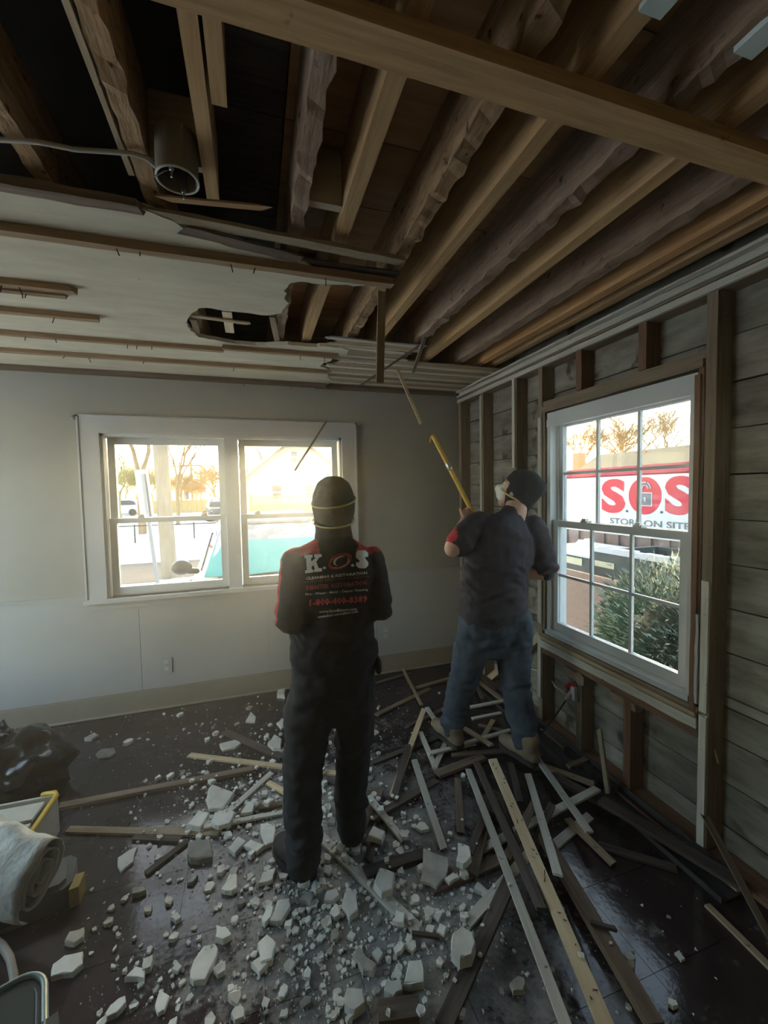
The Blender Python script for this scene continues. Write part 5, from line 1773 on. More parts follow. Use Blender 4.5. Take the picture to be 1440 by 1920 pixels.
# yellow-rimmed bin behind the plastic roll
yel = mat('yellow_plastic', (0.62, 0.42, 0.03), 0.4)
bw = mottled('pale_scuffed_plastic', (0.42, 0.42, 0.36), (0.56, 0.55, 0.48), 6, (1, 1, 1), 0.6, 0.1, vary=0.0)
q0, q1, q2 = at_z(18, 1503, 0.19), at_z(108, 1486, 0.19), at_z(92, 1562, 0.19)
cbx = (q1.x, q1.y)
bn = empty('tool_bin', ((q0.x + q1.x) / 2, (q1.y + q2.y) / 2, 0), label='open pale bin with a yellow rim corner, between the black bag and the plastic roll', cat='bin')
ex_ = Vector((q0.x - q1.x, q0.y - q1.y, 0)).normalized()
ey_ = Vector((-ex_.y, ex_.x, 0))
if ey_.y > 0:
    ey_ = -ey_
Mb = Matrix(((ex_.x, ey_.x, 0, q1.x), (ex_.y, ey_.y, 0, q1.y), (0, 0, 1, 0), (0, 0, 0, 1)))


def lput(mb, nm, m, par, M, smooth=False, **kw):
    me = mb.mesh(nm, smooth)
    bm_ = bmesh.new()
    bm_.from_mesh(me)
    bmesh.ops.recalc_face_normals(bm_, faces=bm_.faces[:])
    bm_.to_mesh(me)
    bm_.free()
    return put(nm, me, m, par, M, **kw)


bx = MB().box(0, 0.42, 0, 0.012, 0.01, 0.185).box(0, 0.42, 0.25, 0.262, 0.01, 0.185).box(0, 0.012, 0.012, 0.25, 0.01, 0.185).box(0.408, 0.42, 0.012, 0.25, 0.01, 0.185).box(0, 0.42, 0, 0.262, 0, 0.012)
lput(bx, 'bin_wall', bw, bn, Mb)
lput(MB().tube([(0.02, 0.27, 0.19), (-0.004, 0.24, 0.19), (-0.004, 0.02, 0.19), (0.012, -0.004, 0.19), (0.06, -0.006, 0.19)], 0.011, 8), 'rim', yel, bn, Mb, True)
lput(MB().box(0.04, 0.38, 0.03, 0.14, 0.165, 0.178), 'inner_tray', bw, bn, Mb)
lput(MB().box(0.04, 0.38, 0.15, 0.23, 0.15, 0.168), 'inner_tray', bw, bn, Mb)

# rolled plastic sheeting, its spiral end towards the room
ec = at_z(82, 1640, 0.225)
ax = Vector((-0.86, 0.50, 0.06)).normalized()
eu = Vector((0.30, 0.40, 0.85)).normalized()
eu = (eu - ax * eu.dot(ax)).normalized()
ev = ax.cross(eu)
if ev.z < 0:
    ev = -ev
eu2, ev2 = eu, ev
SHEET = mottled('dusty_plastic_sheet', (0.40, 0.43, 0.40), (0.58, 0.60, 0.56), 9, (1, 1, 1), 0.45, 0.7, vary=0.0, bdist=0.02, spots=((0.20, 0.20, 0.17), 7, 0.66))
prof = []
TURN = 3.1
for i in range(150):
    t = i / 149
    a = t * TURN * 2 * math.pi
    r = 0.018 + 0.082 * t
    wv = 1 + 0.07 * noise.noise((a * 0.9, 2, 1))
    prof.append(Vector((r * 1.30 * wv * math.cos(a + 2.6), r * 0.72 * wv * math.sin(a + 2.6), 0)))
vv, ff = [], []
nl = 16
for k in range(nl + 1):
    s_ = k / nl
    for p in prof:
        w_ = 1 + 0.12 * s_ + 0.20 * noise.noise((p.x * 16, p.y * 16, s_ * 7)) * min(1, s_ * 5 + 0.25)
        vv.append(ec + ax * (s_ * 0.55 + 0.012 * noise.noise((p.x * 25, p.y * 25, 2))) + eu2 * (p.x * w_) + ev2 * (p.y * w_))
m_ = len(prof)
for k in range(nl):
    for i in range(m_ - 1):
        ff.append((k * m_ + i, k * m_ + i + 1, (k + 1) * m_ + i + 1, (k + 1) * m_ + i))
roll = MB().add(vv, ff).build('plastic_roll', SHEET, smooth=True, label='rolled dusty plastic sheeting lying on a grey tool case at the left edge', cat='plastic sheet')
sm = roll.modifiers.new('thick', 'SOLIDIFY')
sm.thickness = 0.0035

# grey tool case with a yellow foot under the roll
yb_ = at_z(148, 1692, 0.0)
case_m = mottled('grey_case_plastic', (0.10, 0.105, 0.105), (0.16, 0.165, 0.165), 5, (1, 1, 1), 0.5, 0.1, vary=0.0)
cs = empty('tool_case', (yb_.x - 0.2, yb_.y, 0), label='dark grey tool case with a yellow corner block under the plastic roll', cat='tool case')
Mc = Matrix.Translation((yb_.x, yb_.y, 0)) @ Matrix.Rotation(math.radians(12), 4, 'Z')
lput(MB().prism([(-0.62, -0.005), (-0.045, -0.005), (-0.02, 0.02), (-0.02, 0.14), (-0.045, 0.17), (-0.62, 0.17)], 0.0, 0.082), 'case_body', case_m, cs, Mc)
lput(MB().prism([(-0.62, 0.01), (-0.06, 0.01), (-0.04, 0.03), (-0.05, 0.13), (-0.62, 0.15)], 0.082, 0.098), 'case_lid', case_m, cs, Mc)
lput(MB().prism([(-0.028, -0.012), (0.004, -0.012), (0.016, 0.055), (-0.016, 0.058)], 0.0, 0.075), 'corner_block', mat('worn_yellow_rubber', (0.34, 0.25, 0.07), 0.6), cs, Mc)
lput(MB().box(-0.4, -0.2, -0.016, -0.004, 0.03, 0.055), 'latch', BLACKP, cs, Mc)

# dark teal tote corner, bottom left
tz = 0.44
t0, t1, t2 = at_z(-60, 1900, tz), at_z(78, 1820, tz), at_z(128, 1925, tz)
tote_m = mat('dark_teal_plastic', (0.010, 0.024, 0.027), 0.45)
tote_r = mat('teal_tote_rim', (0.13, 0.21, 0.22), 0.4)
tt = empty('plastic_tote', (t1.x - 0.15, t1.y - 0.15, 0), label='dark teal plastic tote, its rounded rim corner at the bottom left', cat='tote')
u_ = Vector((t0.x - t1.x, t0.y - t1.y, 0)).normalized()
v_ = Vector((t2.x - t1.x, t2.y - t1.y, 0)).normalized()
v_ = (v_ - u_ * v_.dot(u_)).normalized()
Mt = Matrix(((u_.x, v_.x, 0, t1.x), (u_.y, v_.y, 0, t1.y), (0, 0, 1, 0), (0, 0, 0, 1)))


def rrect(x0, x1, y0, y1, r, n=6):
    out = []
    for (cx_, cy_, a0) in ((x1 - r, y0 + r, -90), (x1 - r, y1 - r, 0), (x0 + r, y1 - r, 90), (x0 + r, y0 + r, 180)):
        for k in range(n + 1):
            a = math.radians(a0 + 90 * k / n)
            out.append((cx_ + r * math.cos(a), cy_ + r * math.sin(a)))
    return out


secs = []
for (ins, z) in ((0.05, 0.0), (0.02, 0.22), (0.008, 0.425), (-0.004, 0.43), (-0.004, 0.445), (0.014, 0.445), (0.016, 0.40), (0.05, 0.06)):
    secs.append([(x, y_, z) for x, y_ in rrect(ins, 0.46 - ins, ins, 0.34 - ins, 0.05)])
tb = loft([secs[i] for i in range(len(secs))])
lput(tb, 'tote_body', tote_m, tt, Mt, True)
rimp = [(x, y_, 0.444) for x, y_ in rrect(-0.006, 0.466, -0.006, 0.346, 0.055, 8)]
lput(MB().tube(rimp + [rimp[0]], [(0.009, 0.007)] * (len(rimp) + 1), 8, ref=(0, 0, 1)), 'rim', tote_r, tt, Mt, True)
lput(MB().prism(rrect(0.012, 0.448, 0.012, 0.328, 0.045), 0.425, 0.446), 'lid', mat('matt_dark_teal', (0.012, 0.028, 0.032), 0.75, spec=0.2), tt, Mt)
lput(MB().box(-0.03, 0.0, 0.14, 0.20, 0.40, 0.452), 'handle', tote_m, tt, Mt)
# hose behind the tote
hp = [at_z(x, y_, z) for x, y_, z in ((-60, 1730, 0.012), (-20, 1752, 0.012), (4, 1772, 0.02), (19, 1797, 0.03), (26, 1830, 0.03), (24, 1880, 0.012), (0, 1940, 0.012))]
MB().tube(hp, 0.012, 10).build('hose', mottled('grey_beige_hose', (0.30, 0.27, 0.23), (0.38, 0.35, 0.30), 8, (1, 1, 1), 0.6, 0.1, vary=0.0), smooth=True, label='curved beige hose on the floor behind the teal tote', cat='hose')

# black cable beside the thick beam
cpts = [at_z(x, y_, 0.008) for x, y_ in ((1062, 1700), (1078, 1745), (1095, 1790), (1108, 1830), (1122, 1875), (1136, 1935))]
MB().tube(cpts, 0.006, 8).build('black_cable', BLACKP, smooth=True, label='black cable running between the yellow lath and the thick beam', cat='cable')

# metal baseboard track along the right wall
tr_m = mottled('dark_worn_track', (0.035, 0.035, 0.036), (0.10, 0.10, 0.10), 7, (6, 1, 1), 0.35, 0.2, vary=0.0)
trk = empty('baseboard_track', (W - 0.07, 2.0, 0), label='dark metal heater track with dusty fins along the foot of the right wall', cat='heater')
for (x0, x1, z0, z1) in ((W - 0.135, W - 0.015, 0.0, 0.006), (W - 0.141, W - 0.135, 0.0, 0.022), (W - 0.015, W - 0.010, 0.0, 0.05)):
    MB().box(x0, x1, 1.05, 3.30, z0, z1).build('track_plate', tr_m, trk)
MB().tube([(W - 0.055, 1.05, 0.026), (W - 0.055, 3.25, 0.026)], 0.008, 8).build('pipe', mat('dull_copper', (0.25, 0.14, 0.09), 0.4, 0.8), trk)
fn = MB()
Rf = random.Random(3)
for ys, ye in ((1.15, 1.32), (1.62, 1.98), (2.2, 2.36)):
    y_ = ys
    while y_ < ye:
        fn.box(W - 0.075 + Rf.uniform(-.004, .004), W - 0.035, y_, y_ + 0.0012, 0.008, 0.044)
        y_ += 0.008
fn.build('fins', STEEL, trk, kind='stuff')
# open outlet box with red wire nuts
oc = at_x(1086, 1296, W + 0.02)
ob = empty('outlet_box', (W + 0.03, oc.y, oc.z - 0.05), label='open blue-grey electrical box with red wires on the stud under the right window', cat='outlet box')
bxm = MB().box(W - 0.005, W + 0.05, oc.y - 0.03, oc.y - 0.027, oc.z - 0.05, oc.z + 0.05).box(W - 0.005, W + 0.05, oc.y + 0.027, oc.y + 0.03, oc.z - 0.05, oc.z + 0.05).box(W - 0.005, W + 0.05, oc.y - 0.03, oc.y + 0.03, oc.z - 0.05, oc.z - 0.047).box(W - 0.005, W + 0.05, oc.y - 0.03, oc.y + 0.03, oc.z + 0.047, oc.z + 0.05).box(W + 0.047, W + 0.05, oc.y - 0.03, oc.y + 0.03, oc.z - 0.05, oc.z + 0.05)
bxm.build('box_shell', mat('blue_grey_box', (0.10, 0.15, 0.20), 0.5), ob)
MB().box(W - 0.03, W - 0.005, oc.y - 0.016, oc.y + 0.016, oc.z - 0.045, oc.z + 0.035).build('receptacle', mat('grey_white_plastic', (0.55, 0.55, 0.55), 0.4), ob)
for dy, dz in ((0.012, 0.03), (0.028, 0.012), (0.0, 0.045)):
    MB().tube([(W - 0.012, oc.y + dy, oc.z + dz), (W - 0.045, oc.y + dy + 0.012, oc.z + dz + 0.008)], [0.010, 0.006], 8).build('wire_nut', mat('red_wire_nut', (0.55, 0.03, 0.03), 0.4), ob)
pt_ = at_x(1063, 1310, W - 0.05)
MB().tube([(W - 0.02, oc.y + 0.02, oc.z - 0.01), tuple(pt_)], 0.014, 8).build('plug', mat('dusty_white_plug', (0.45, 0.38, 0.36), 0.5), ob)
e_ = at_z(1010, 1382, 0.02)
MB().tube([tuple(pt_), tuple(pt_ * 0.6 + e_ * 0.4 + Vector((0, 0, -0.01))), tuple(e_)], 0.005, 8).build('cord', BLACKP, ob)
for k, (pa, pb2) in enumerate((((1035, 1277), (1062, 1302)), ((985, 1252), (1010, 1258)), ((1338, 1340), (1346, 1430)))):
    a, b = at_x(*pa, W + 0.07), at_x(*pb2, W + 0.05)
    m1 = (a + b) / 2 + Vector((-0.03, 0.0, 0.012))
    bow = MB().tube([a, m1, b], 0.0035, 6)
    bow.build('loose_wire', W_PALE, wall_right, smooth=True)

# stick falling in front of the double window
fa, fb = at_y(612, 790, 3.05), at_y(553, 882, 2.80)
bar('falling_splinter', fa, fb, 0.012, 0.007, W_BROWN, seg=4, skew=0.004, label='thin dark splinter falling in front of the right half of the double window', cat='lath')
# ================================================================== PEOPLE


def remesh(mb, voxel, smooth=4, fn=None):
    """fuses overlapping solids into one continuous surface"""
    me = mb.mesh('tmp')
    bm_ = bmesh.new()
    bm_.from_mesh(me)
    bmesh.ops.recalc_face_normals(bm_, faces=bm_.faces[:])
    bm_.to_mesh(me)
    bm_.free()
    o = bpy.data.objects.new('tmp', me)
    COL.objects.link(o)
    r = o.modifiers.new('r', 'REMESH')
    r.mode = 'VOXEL'
    r.voxel_size = voxel
    if smooth:
        s_ = o.modifiers.new('s', 'SMOOTH')
        s_.iterations = smooth
        s_.factor = 0.5
    dg = bpy.context.evaluated_depsgraph_get()
    out = bpy.data.meshes.new_from_object(o.evaluated_get(dg))
    bpy.data.objects.remove(o)
    bpy.data.meshes.remove(me)
    if fn:
        n = len(out.vertices)
        co = np.empty(n * 3)
        no = np.empty(n * 3)
        out.vertices.foreach_get('co', co)
        out.vertex_normals.foreach_get('vector', no)
        co, no = co.reshape(-1, 3), no.reshape(-1, 3)
        d = np.array([fn(Vector(c), Vector(m)) for c, m in zip(co, no)])
        co = co + no * d[:, None]
        out.vertices.foreach_set('co', co.ravel())
    out.polygons.foreach_set('use_smooth', [True] * len(out.polygons))
    out.update()
    return out


SKIN = mottled('skin', (0.50, 0.30, 0.22), (0.56, 0.35, 0.26), 12, (1, 1, 1), 0.5, 0.03, vary=0.0)
TEE = mottled('black_tee_cotton', (0.016, 0.015, 0.018), (0.028, 0.026, 0.030), 30, (1, 1, 1), 0.85, 0.15, vary=0.0)
TEE2 = mottled('faded_plum_black_tee', (0.034, 0.029, 0.036), (0.052, 0.046, 0.054), 30, (1, 1, 1), 0.85, 0.15, vary=0.0)
REDT = mottled('red_tee_panel', (0.34, 0.025, 0.035), (0.44, 0.04, 0.05), 20, (1, 1, 1), 0.85, 0.1, vary=0.0)
TROU = mottled('charcoal_work_trousers', (0.020, 0.021, 0.023), (0.036, 0.037, 0.040), 14, (1, 1, 1), 0.85, 0.2, vary=0.0)
JEAN = mottled('dark_blue_denim', (0.030, 0.042, 0.060), (0.062, 0.080, 0.105), 12, (1, 1, 1), 0.85, 0.2, vary=0.0)
BOOTB = mottled('dusty_black_boot', (0.022, 0.020, 0.019), (0.055, 0.050, 0.045), 9, (1, 1, 1), 0.7, 0.2, vary=0.0)
BOOTT = mottled('dusty_tan_boot', (0.16, 0.12, 0.08), (0.25, 0.20, 0.14), 9, (1, 1, 1), 0.8, 0.2, vary=0.0)
SOLE = mat('boot_sole', (0.03, 0.027, 0.024), 0.8)
CAP1 = mottled('grey_knit_cap', (0.085, 0.080, 0.065), (0.12, 0.115, 0.095), 60, (1, 1, 1), 0.95, 0.3, vary=0.0)
CAP2 = mottled('charcoal_beanie', (0.022, 0.024, 0.026), (0.036, 0.038, 0.041), 60, (1, 1, 1), 0.95, 0.3, vary=0.0)
GAIT = mottled('dark_neck_gaiter', (0.05, 0.048, 0.042), (0.075, 0.07, 0.06), 40, (1, 1, 1), 0.9, 0.2, vary=0.0)
STRAP = mat('yellow_mask_strap', (0.50, 0.45, 0.20), 0.6)
MASK = mat('white_dust_mask', (0.70, 0.70, 0.66), 0.8)
HAIR = mat('dark_hair', (0.03, 0.02, 0.015), 0.7)
EYE = mat('eye_white', (0.7, 0.7, 0.68), 0.3)


def hand(mb, wrist, fwd, palm, side, curl=0.5, grip=None, sc=1.0):
    """palm plus four fingers of different lengths and a thumb off the side; fwd along the hand, palm the inner normal, side towards the thumb"""
    f, s_, p = Vector(fwd).normalized(), Vector(side), Vector(palm)
    s_ = (s_ - f * s_.dot(f)).normalized()
    p = f.cross(s_) if f.cross(s_).dot(p) > 0 else -f.cross(s_)
    w_ = Vector(wrist)
    mb.tube([w_ - f * 0.01, w_ + f * 0.03 * sc, w_ + f * 0.065 * sc, w_ + f * 0.088 * sc], [(0.026 * sc, 0.019 * sc), (0.037 * sc, 0.016 * sc), (0.042 * sc, 0.0145 * sc), (0.040 * sc, 0.012 * sc)], 12, ref=s_)
    for k, (off, L, r) in enumerate(((0.030, 0.068, 0.0092), (0.010, 0.077, 0.0096), (-0.011, 0.071, 0.0092), (-0.031, 0.055, 0.0082))):
        q = w_ + f * (0.085 * sc) + s_ * (off * sc)
        pts_, rr_ = [q - f * 0.02 * sc, q], [r * sc, r * sc]
        a = 0.0
        for i, fr_ in enumerate((0.45, 0.31, 0.24)):
            a += curl * (1.0, 1.15, 0.9)[i] * (1 + 0.05 * k)
            d = f * math.cos(a) + p * math.sin(a)
            q = q + d * (L * fr_ * sc)
            pts_.append(q)
            rr_.append(r * sc * (0.95, 0.88, 0.74)[i])
        mb.tube(pts_, rr_, 8)
    q = w_ + f * 0.022 * sc + s_ * 0.032 * sc
    a1 = (f * 0.62 + s_ * 0.62 + p * 0.45).normalized()
    a2 = (f * 0.80 + s_ * (0.05 if curl > 0.6 else 0.3) + p * 0.75).normalized()
    mb.tube([q - a1 * 0.015, q + a1 * 0.034 * sc, q + a1 * 0.034 * sc + a2 * 0.030 * sc, q + a1 * 0.034 * sc + a2 * 0.052 * sc], [0.013 * sc, 0.0115 * sc, 0.0105 * sc, 0.008 * sc], 8)


def head(mb, c, f, s_, u, sc=1.0):
    """skull, jaw, brow, nose and ears; c the middle of the skull"""
    R_ = Matrix((s_, f, u)).transposed()
    mb.ball(c + u * 0.018 * sc - f * 0.008 * sc, (0.074 * sc, 0.093 * sc, 0.092 * sc), 18, R_)
    mb.tube([c + f * 0.030 * sc + u * 0.01, c + f * 0.036 * sc - u * 0.06 * sc, c + f * 0.048 * sc - u * 0.098 * sc], [(0.064 * sc, 0.058 * sc), (0.055 * sc, 0.05 * sc), (0.034 * sc, 0.032 * sc)], 14, ref=s_)
    mb.tube([c + f * 0.082 * sc + u * 0.012 * sc, c + f * 0.102 * sc - u * 0.024 * sc, c + f * 0.092 * sc - u * 0.034 * sc], [0.009 * sc, 0.014 * sc, 0.012 * sc], 8)
    mb.tube([c + f * 0.078 * sc + u * 0.026 * sc - s_ * 0.042 * sc, c + f * 0.087 * sc + u * 0.028 * sc, c + f * 0.078 * sc + u * 0.026 * sc + s_ * 0.042 * sc], 0.010 * sc, 8)
    mb.tube([c + f * 0.078 * sc - u * 0.062 * sc - s_ * 0.02 * sc, c + f * 0.088 * sc - u * 0.062 * sc, c + f * 0.078 * sc - u * 0.062 * sc + s_ * 0.02 * sc], 0.008 * sc, 8)
    for k in (-1, 1):
        mb.ball(c + s_ * (0.077 * sc * k) - u * 0.012 * sc - f * 0.004, (0.010 * sc, 0.020 * sc, 0.031 * sc), 10, R_)


def fold_fn(freq, amp, seed, zlist=(), zamp=0.0, zw=0.05):
    def fn(c, n):
        d = amp * noise.noise(Vector((c.x * freq, c.y * freq, c.z * freq * 0.75 + seed)))
        d += amp * 0.55 * noise.noise(Vector((c.x * freq * 2.4 + seed, c.y * freq * 2.4, c.z * freq * 3.0)))
        for z_ in zlist:
            g_ = math.exp(-((c.z - z_) / zw) ** 2)
            d += zamp * g_ * noise.noise(Vector((c.x * 7, c.y * 7, c.z * 32 + 2.5 * noise.noise(Vector((c.x * 8, c.y * 8, seed))))))
        return d
    return fn


def boot(t, name, heel, toe, m, h=0.15, sc=1.0, base=0.0):
    """boot with a moulded sole, from heel to toe"""
    he, to = Vector((heel[0], heel[1], base)), Vector((toe[0], toe[1], base))
    f = (to - he).normalized()
    s_ = Vector((f.y, -f.x, 0))
    u = Vector((0, 0, 1))
    L = (to - he).length
    mb = MB()
    P = lambda a, z: he + f * (a * L) + u * z
    mb.tube([P(0.10, 0.05), P(0.30, 0.060), P(0.52, 0.056), P(0.72, 0.046), P(0.90, 0.042)], [(0.038 * sc, 0.042), (0.040 * sc, 0.052), (0.044 * sc, 0.048), (0.048 * sc, 0.038), (0.040 * sc, 0.033)], 14, ref=s_)
    mb.tube([P(0.20, 0.05), P(0.20, h * 0.6), P(0.19, h)], [(0.043 * sc, 0.050), (0.045 * sc, 0.052), (0.050 * sc, 0.056)], 14, ref=s_)
    ob_ = put(name, remesh(mb, 0.008, 4, fold_fn(30, 0.003, heel[0] * 9)), m, t)
    so = []
    for (a, w_) in ((0.0, 0.026), (0.05, 0.036), (0.25, 0.039), (0.45, 0.040), (0.70, 0.050), (0.88, 0.044), (0.97, 0.026)):
        so.append((a, w_))
    poly = [tuple((P(a, 0) + s_ * w_ * sc)[:2]) for a, w_ in so] + [tuple((P(a, 0) - s_ * w_ * sc)[:2]) for a, w_ in reversed(so)]
    put('sole', MB().prism(poly, base + 0.001, base + 0.028).mesh('sole'), SOLE, ob_)
    return ob_


def tagged_faces(me, m1, m2, test):
    me.materials.append(m1)
    me.materials.append(m2)
    for p_ in me.polygons:
        if test(p_.center, p_.normal):
            p_.material_index = 1


# ------------------------------------------------------------------ person in the printed shirt
V = Vector
g1 = empty('person', (0.30, 1.71, 0), label='person in a black and red printed work shirt, dark trousers and cap', cat='person')
f1 = V((0.10, 0.995, 0))
s1 = V((0.995, -0.10, 0))
up = V((0, 0, 1))
hc = V((0.322, 1.755, 1.545))
hf = (f1 * 0.97 + up * 0.22).normalized()
hu = (up * 0.97 - f1 * 0.22).normalized()
b = MB()
head(b, hc, hf, s1, hu, 1.0)
b.tube([(0.315, 1.735, 1.36), (0.318, 1.738, 1.46), (0.32, 1.75, 1.52)], [0.062, 0.058, 0.056], 14)
# trunk and legs under the clothes
b.tube([(0.30, 1.72, 0.84), (0.305, 1.72, 1.0), (0.31, 1.72, 1.2), (0.313, 1.725, 1.33), (0.315, 1.73, 1.39)], [(0.155, 0.10), (0.14, 0.09), (0.155, 0.10), (0.15, 0.09), (0.08, 0.06)], 16, ref=s1)
for hp_, kn_, an_ in (((0.215, 1.72, 0.84), (0.155, 1.725, 0.46), (0.145, 1.70, 0.07)), ((0.395, 1.73, 0.84), (0.382, 1.755, 0.44), (0.372, 1.795, 0.07))):
    b.tube([hp_, kn_, an_], [0.085, 0.060, 0.045], 12)
SHL, SHR = V((0.152, 1.725, 1.305)), V((0.474, 1.705, 1.298))
ELL, ELR = V((0.122, 1.70, 1.105)), V((0.490, 1.680, 1.105))
WRL, WRR = V((0.235, 1.905, 1.075)), V((0.415, 1.890, 1.070))
for sh, el, wr in ((SHL, ELL, WRL), (SHR, ELR, WRR)):
    b.tube([sh, (sh + el) / 2, el], [0.055, 0.048, 0.043], 12)
    b.tube([el, (el * 0.6 + wr * 0.4), wr], [0.043, 0.041, 0.030], 12)
hand(b, WRL, V((0.75, 0.55, -0.05)), V((0.3, -0.7, 0.5)), V((0, 0.2, 1)), 0.85)
hand(b, WRR, V((-0.70, 0.62, -0.1)), V((-0.3, -0.7, 0.4)), V((0, 0.2, 1)), 0.85)
body1 = put('body', remesh(b, 0.0062, 3), SKIN, g1)
for k in (-1, 1):
    put('eye', MB().ball(hc + hf * 0.079 + hu * 0.006 + s1 * (0.031 * k), 0.012, 10).mesh('eye', True), EYE, g1)
# shirt
sh_ = MB()
sh_.tube([(0.303, 1.722, 0.905), (0.304, 1.722, 0.98), (0.306, 1.722, 1.07), (0.31, 1.722, 1.17), (0.312, 1.722, 1.27), (0.314, 1.724, 1.335), (0.316, 1.728, 1.378), (0.318, 1.732, 1.41)],
         [(0.190, 0.144), (0.184, 0.138), (0.170, 0.124), (0.178, 0.126), (0.188, 0.130), (0.172, 0.115), (0.122, 0.088), (0.072, 0.066)], 24, ref=s1)
for sh, el, k in ((SHL, ELL, 1.10), (SHR, ELR, 1.02)):
    d_ = (el - sh)
    sh_.tube([sh + V((0, 0, 0.012)), sh + d_ * 0.45, sh + d_ * 0.98 * k], [(0.060, 0.062), (0.063, 0.065), (0.064, 0.068)], 16)
sh_.tube([ELL + V((0.0, 0.0, 0.01)), ELL * 0.7 + WRL * 0.3], [0.070, 0.066], 14)
fnS = fold_fn(9, 0.009, 2.7, (1.0, 1.10), 0.013, 0.06)
shirt_me = remesh(sh_, 0.0095, 6, fnS)
tagged_faces(shirt_me, TEE, REDT, lambda c, n: (c.z > 1.05 and n.dot(-f1) < 0.42 and (c.x < 0.165 or c.x > 0.56) and c.z < 1.36 and c.x < 0.3) or (c.z > 1.325 and n.z > 0.62 and abs(c.x - 0.316) > 0.075) or (c.x < 0.115 and n.dot(-f1) < 0.45 and c.z > 1.04))
shirt1 = put('shirt', shirt_me, TEE, g1)
# printing on the back, pressed onto the cloth
bvh = BVHTree.FromPolygons([v.co.copy() for v in shirt_me.vertices], [tuple(p_.vertices) for p_ in shirt_me.polygons])
vd = V((0.175, 0.985, 0)).normalized()
vr = V((0.985, -0.175, 0))
PW = mat('white_print_ink', (0.88, 0.88, 0.86), 0.35)
PR = mat('red_print_ink', (0.62, 0.07, 0.08), 0.4)
PG = mat('worn_white_print_ink', (0.68, 0.68, 0.66), 0.4)
PRD = mat('worn_red_print_ink', (0.42, 0.055, 0.065), 0.4)


def pp(px, py):
    q = at_y(px, py, 1.60)
    return q


def press(pts2, faces, m, name='printed_letters'):
    """pts2: (px, py) on the photograph's shirt back -> points lying on the cloth"""
    out, keep = [], True
    for (px, py) in pts2:
        o_ = at_y(px, py, 1.45)
        hit, nn, _, _ = bvh.ray_cast(o_, V((vd.x, vd.y, 0)) if False else (o_ - CAM).normalized(), 1.0)
        if hit is None:
            hit, nn = at_y(px, py, 1.60), -vd
        out.append(hit - (o_ - CAM).normalized() * 0.0035)
    me = bpy.data.meshes.new(name)
    me.from_pydata(out, [], faces)
    bm_ = bmesh.new()
    bm_.from_mesh(me)
    bmesh.ops.recalc_face_normals(bm_, faces=bm_.faces[:])
    bm_.to_mesh(me)
    bm_.free()
    me.update()
    return put(name, me, m, shirt1)


def subdiv2(pts2, faces, cuts_len):
    me = bpy.data.meshes.new('t')
    me.from_pydata([(p_[0], p_[1], 0) for p_ in pts2], [], faces)
    bm_ = bmesh.new()
    bm_.from_mesh(me)
    bpy.data.meshes.remove(me)
    for _ in range(3):
        es = [e for e in bm_.edges if e.calc_length() > cuts_len]
        if not es:
            break
        bmesh.ops.subdivide_edges(bm_, edges=es, cuts=1)
        bmesh.ops.triangulate(bm_, faces=[f_ for f_ in bm_.faces if len(f_.verts) > 4])
    bmesh.ops.triangulate(bm_, faces=bm_.faces[:])
    bm_.verts.index_update()
    r = [tuple(v.co[:2]) for v in bm_.verts], [tuple(v.index for v in f_.verts) for f_ in bm_.faces]
    bm_.free()
    return r


def slab(poly_px, m):
    n = len(poly_px)
    p_, f_ = subdiv2(poly_px, [tuple(range(n))], 9)
    press(p_, f_, m, 'printed_letter')


def line(s_, x0, yt0, x1, yt1, h, m, bold=0.02):
    """one line of print: top-left (x0, yt0), top-right (x1, yt1), letter height h in frame pixels"""
    a, f_ = fit_text(s_, 0, 1, 0, 1, bold, 1)
    pts2 = [(x0 + u * (x1 - x0), yt0 + u * (yt1 - yt0) + (1 - v) * h) for u, v in a]
    pts2, f_ = subdiv2(pts2, f_, 14)
    press(pts2, f_, m)


def q9(x, y_):
    return (550 + x / 9.0, 1000 + y_ / 9.0)


# slab-serif K, the swirl O and the S
slab([q9(*p) for p in ((185, 365), (325, 358), (327, 412), (300, 416), (304, 478), (375, 412), (352, 405), (350, 356), (478, 350), (480, 398), (440, 405), (388, 478), (425, 585), (482, 588), (484, 640), (350, 655), (348, 612), (362, 600), (338, 535), (310, 565), (312, 608), (336, 612), (338, 658), (200, 676), (198, 628), (228, 620), (216, 425), (188, 420))], PG)
slab([q9(*p) for p in ((1085, 290), (1215, 285), (1262, 330), (1264, 395), (1205, 400), (1195, 365), (1150, 358), (1130, 380), (1150, 412), (1225, 440), (1266, 490), (1262, 545), (1215, 590), (1110, 588), (1060, 550), (1058, 490), (1110, 488), (1125, 520), (1165, 530), (1195, 510), (1180, 480), (1105, 450), (1056, 410), (1054, 335))], PW)
for k_, (r0, r1, a0, a1, mm) in enumerate(((1.0, 0.66, 20, 215, PRD), (1.0, 0.70, 195, 385, PRD), (0.62, 0.42, 60, 260, PG), (0.80, 0.74, 230, 400, PG))):
    pl_o, pl_i = [], []
    for i in range(15):
        t_ = i / 14
        a = math.radians(a0 + (a1 - a0) * t_)
        thick = (r0 - r1) * math.sin(math.pi * min(1, t_ * 0.9 + 0.1)) + 0.02
        for lst, rr_ in ((pl_o, r0 - 0.1 * t_), (pl_i, r0 - 0.1 * t_ - thick)):
            x, y_ = 210 * rr_ * math.cos(a), 150 * rr_ * math.sin(a)
            lst.append(q9(788 + x * 0.97 + y_ * 0.25, 470 - y_ * 0.98 - x * 0.10))
    p_ = pl_o + pl_i
    ff = [(i, i + 1, 15 + i + 1, 15 + i) for i in range(14)]
    press(p_, ff, mm, 'printed_swirl')
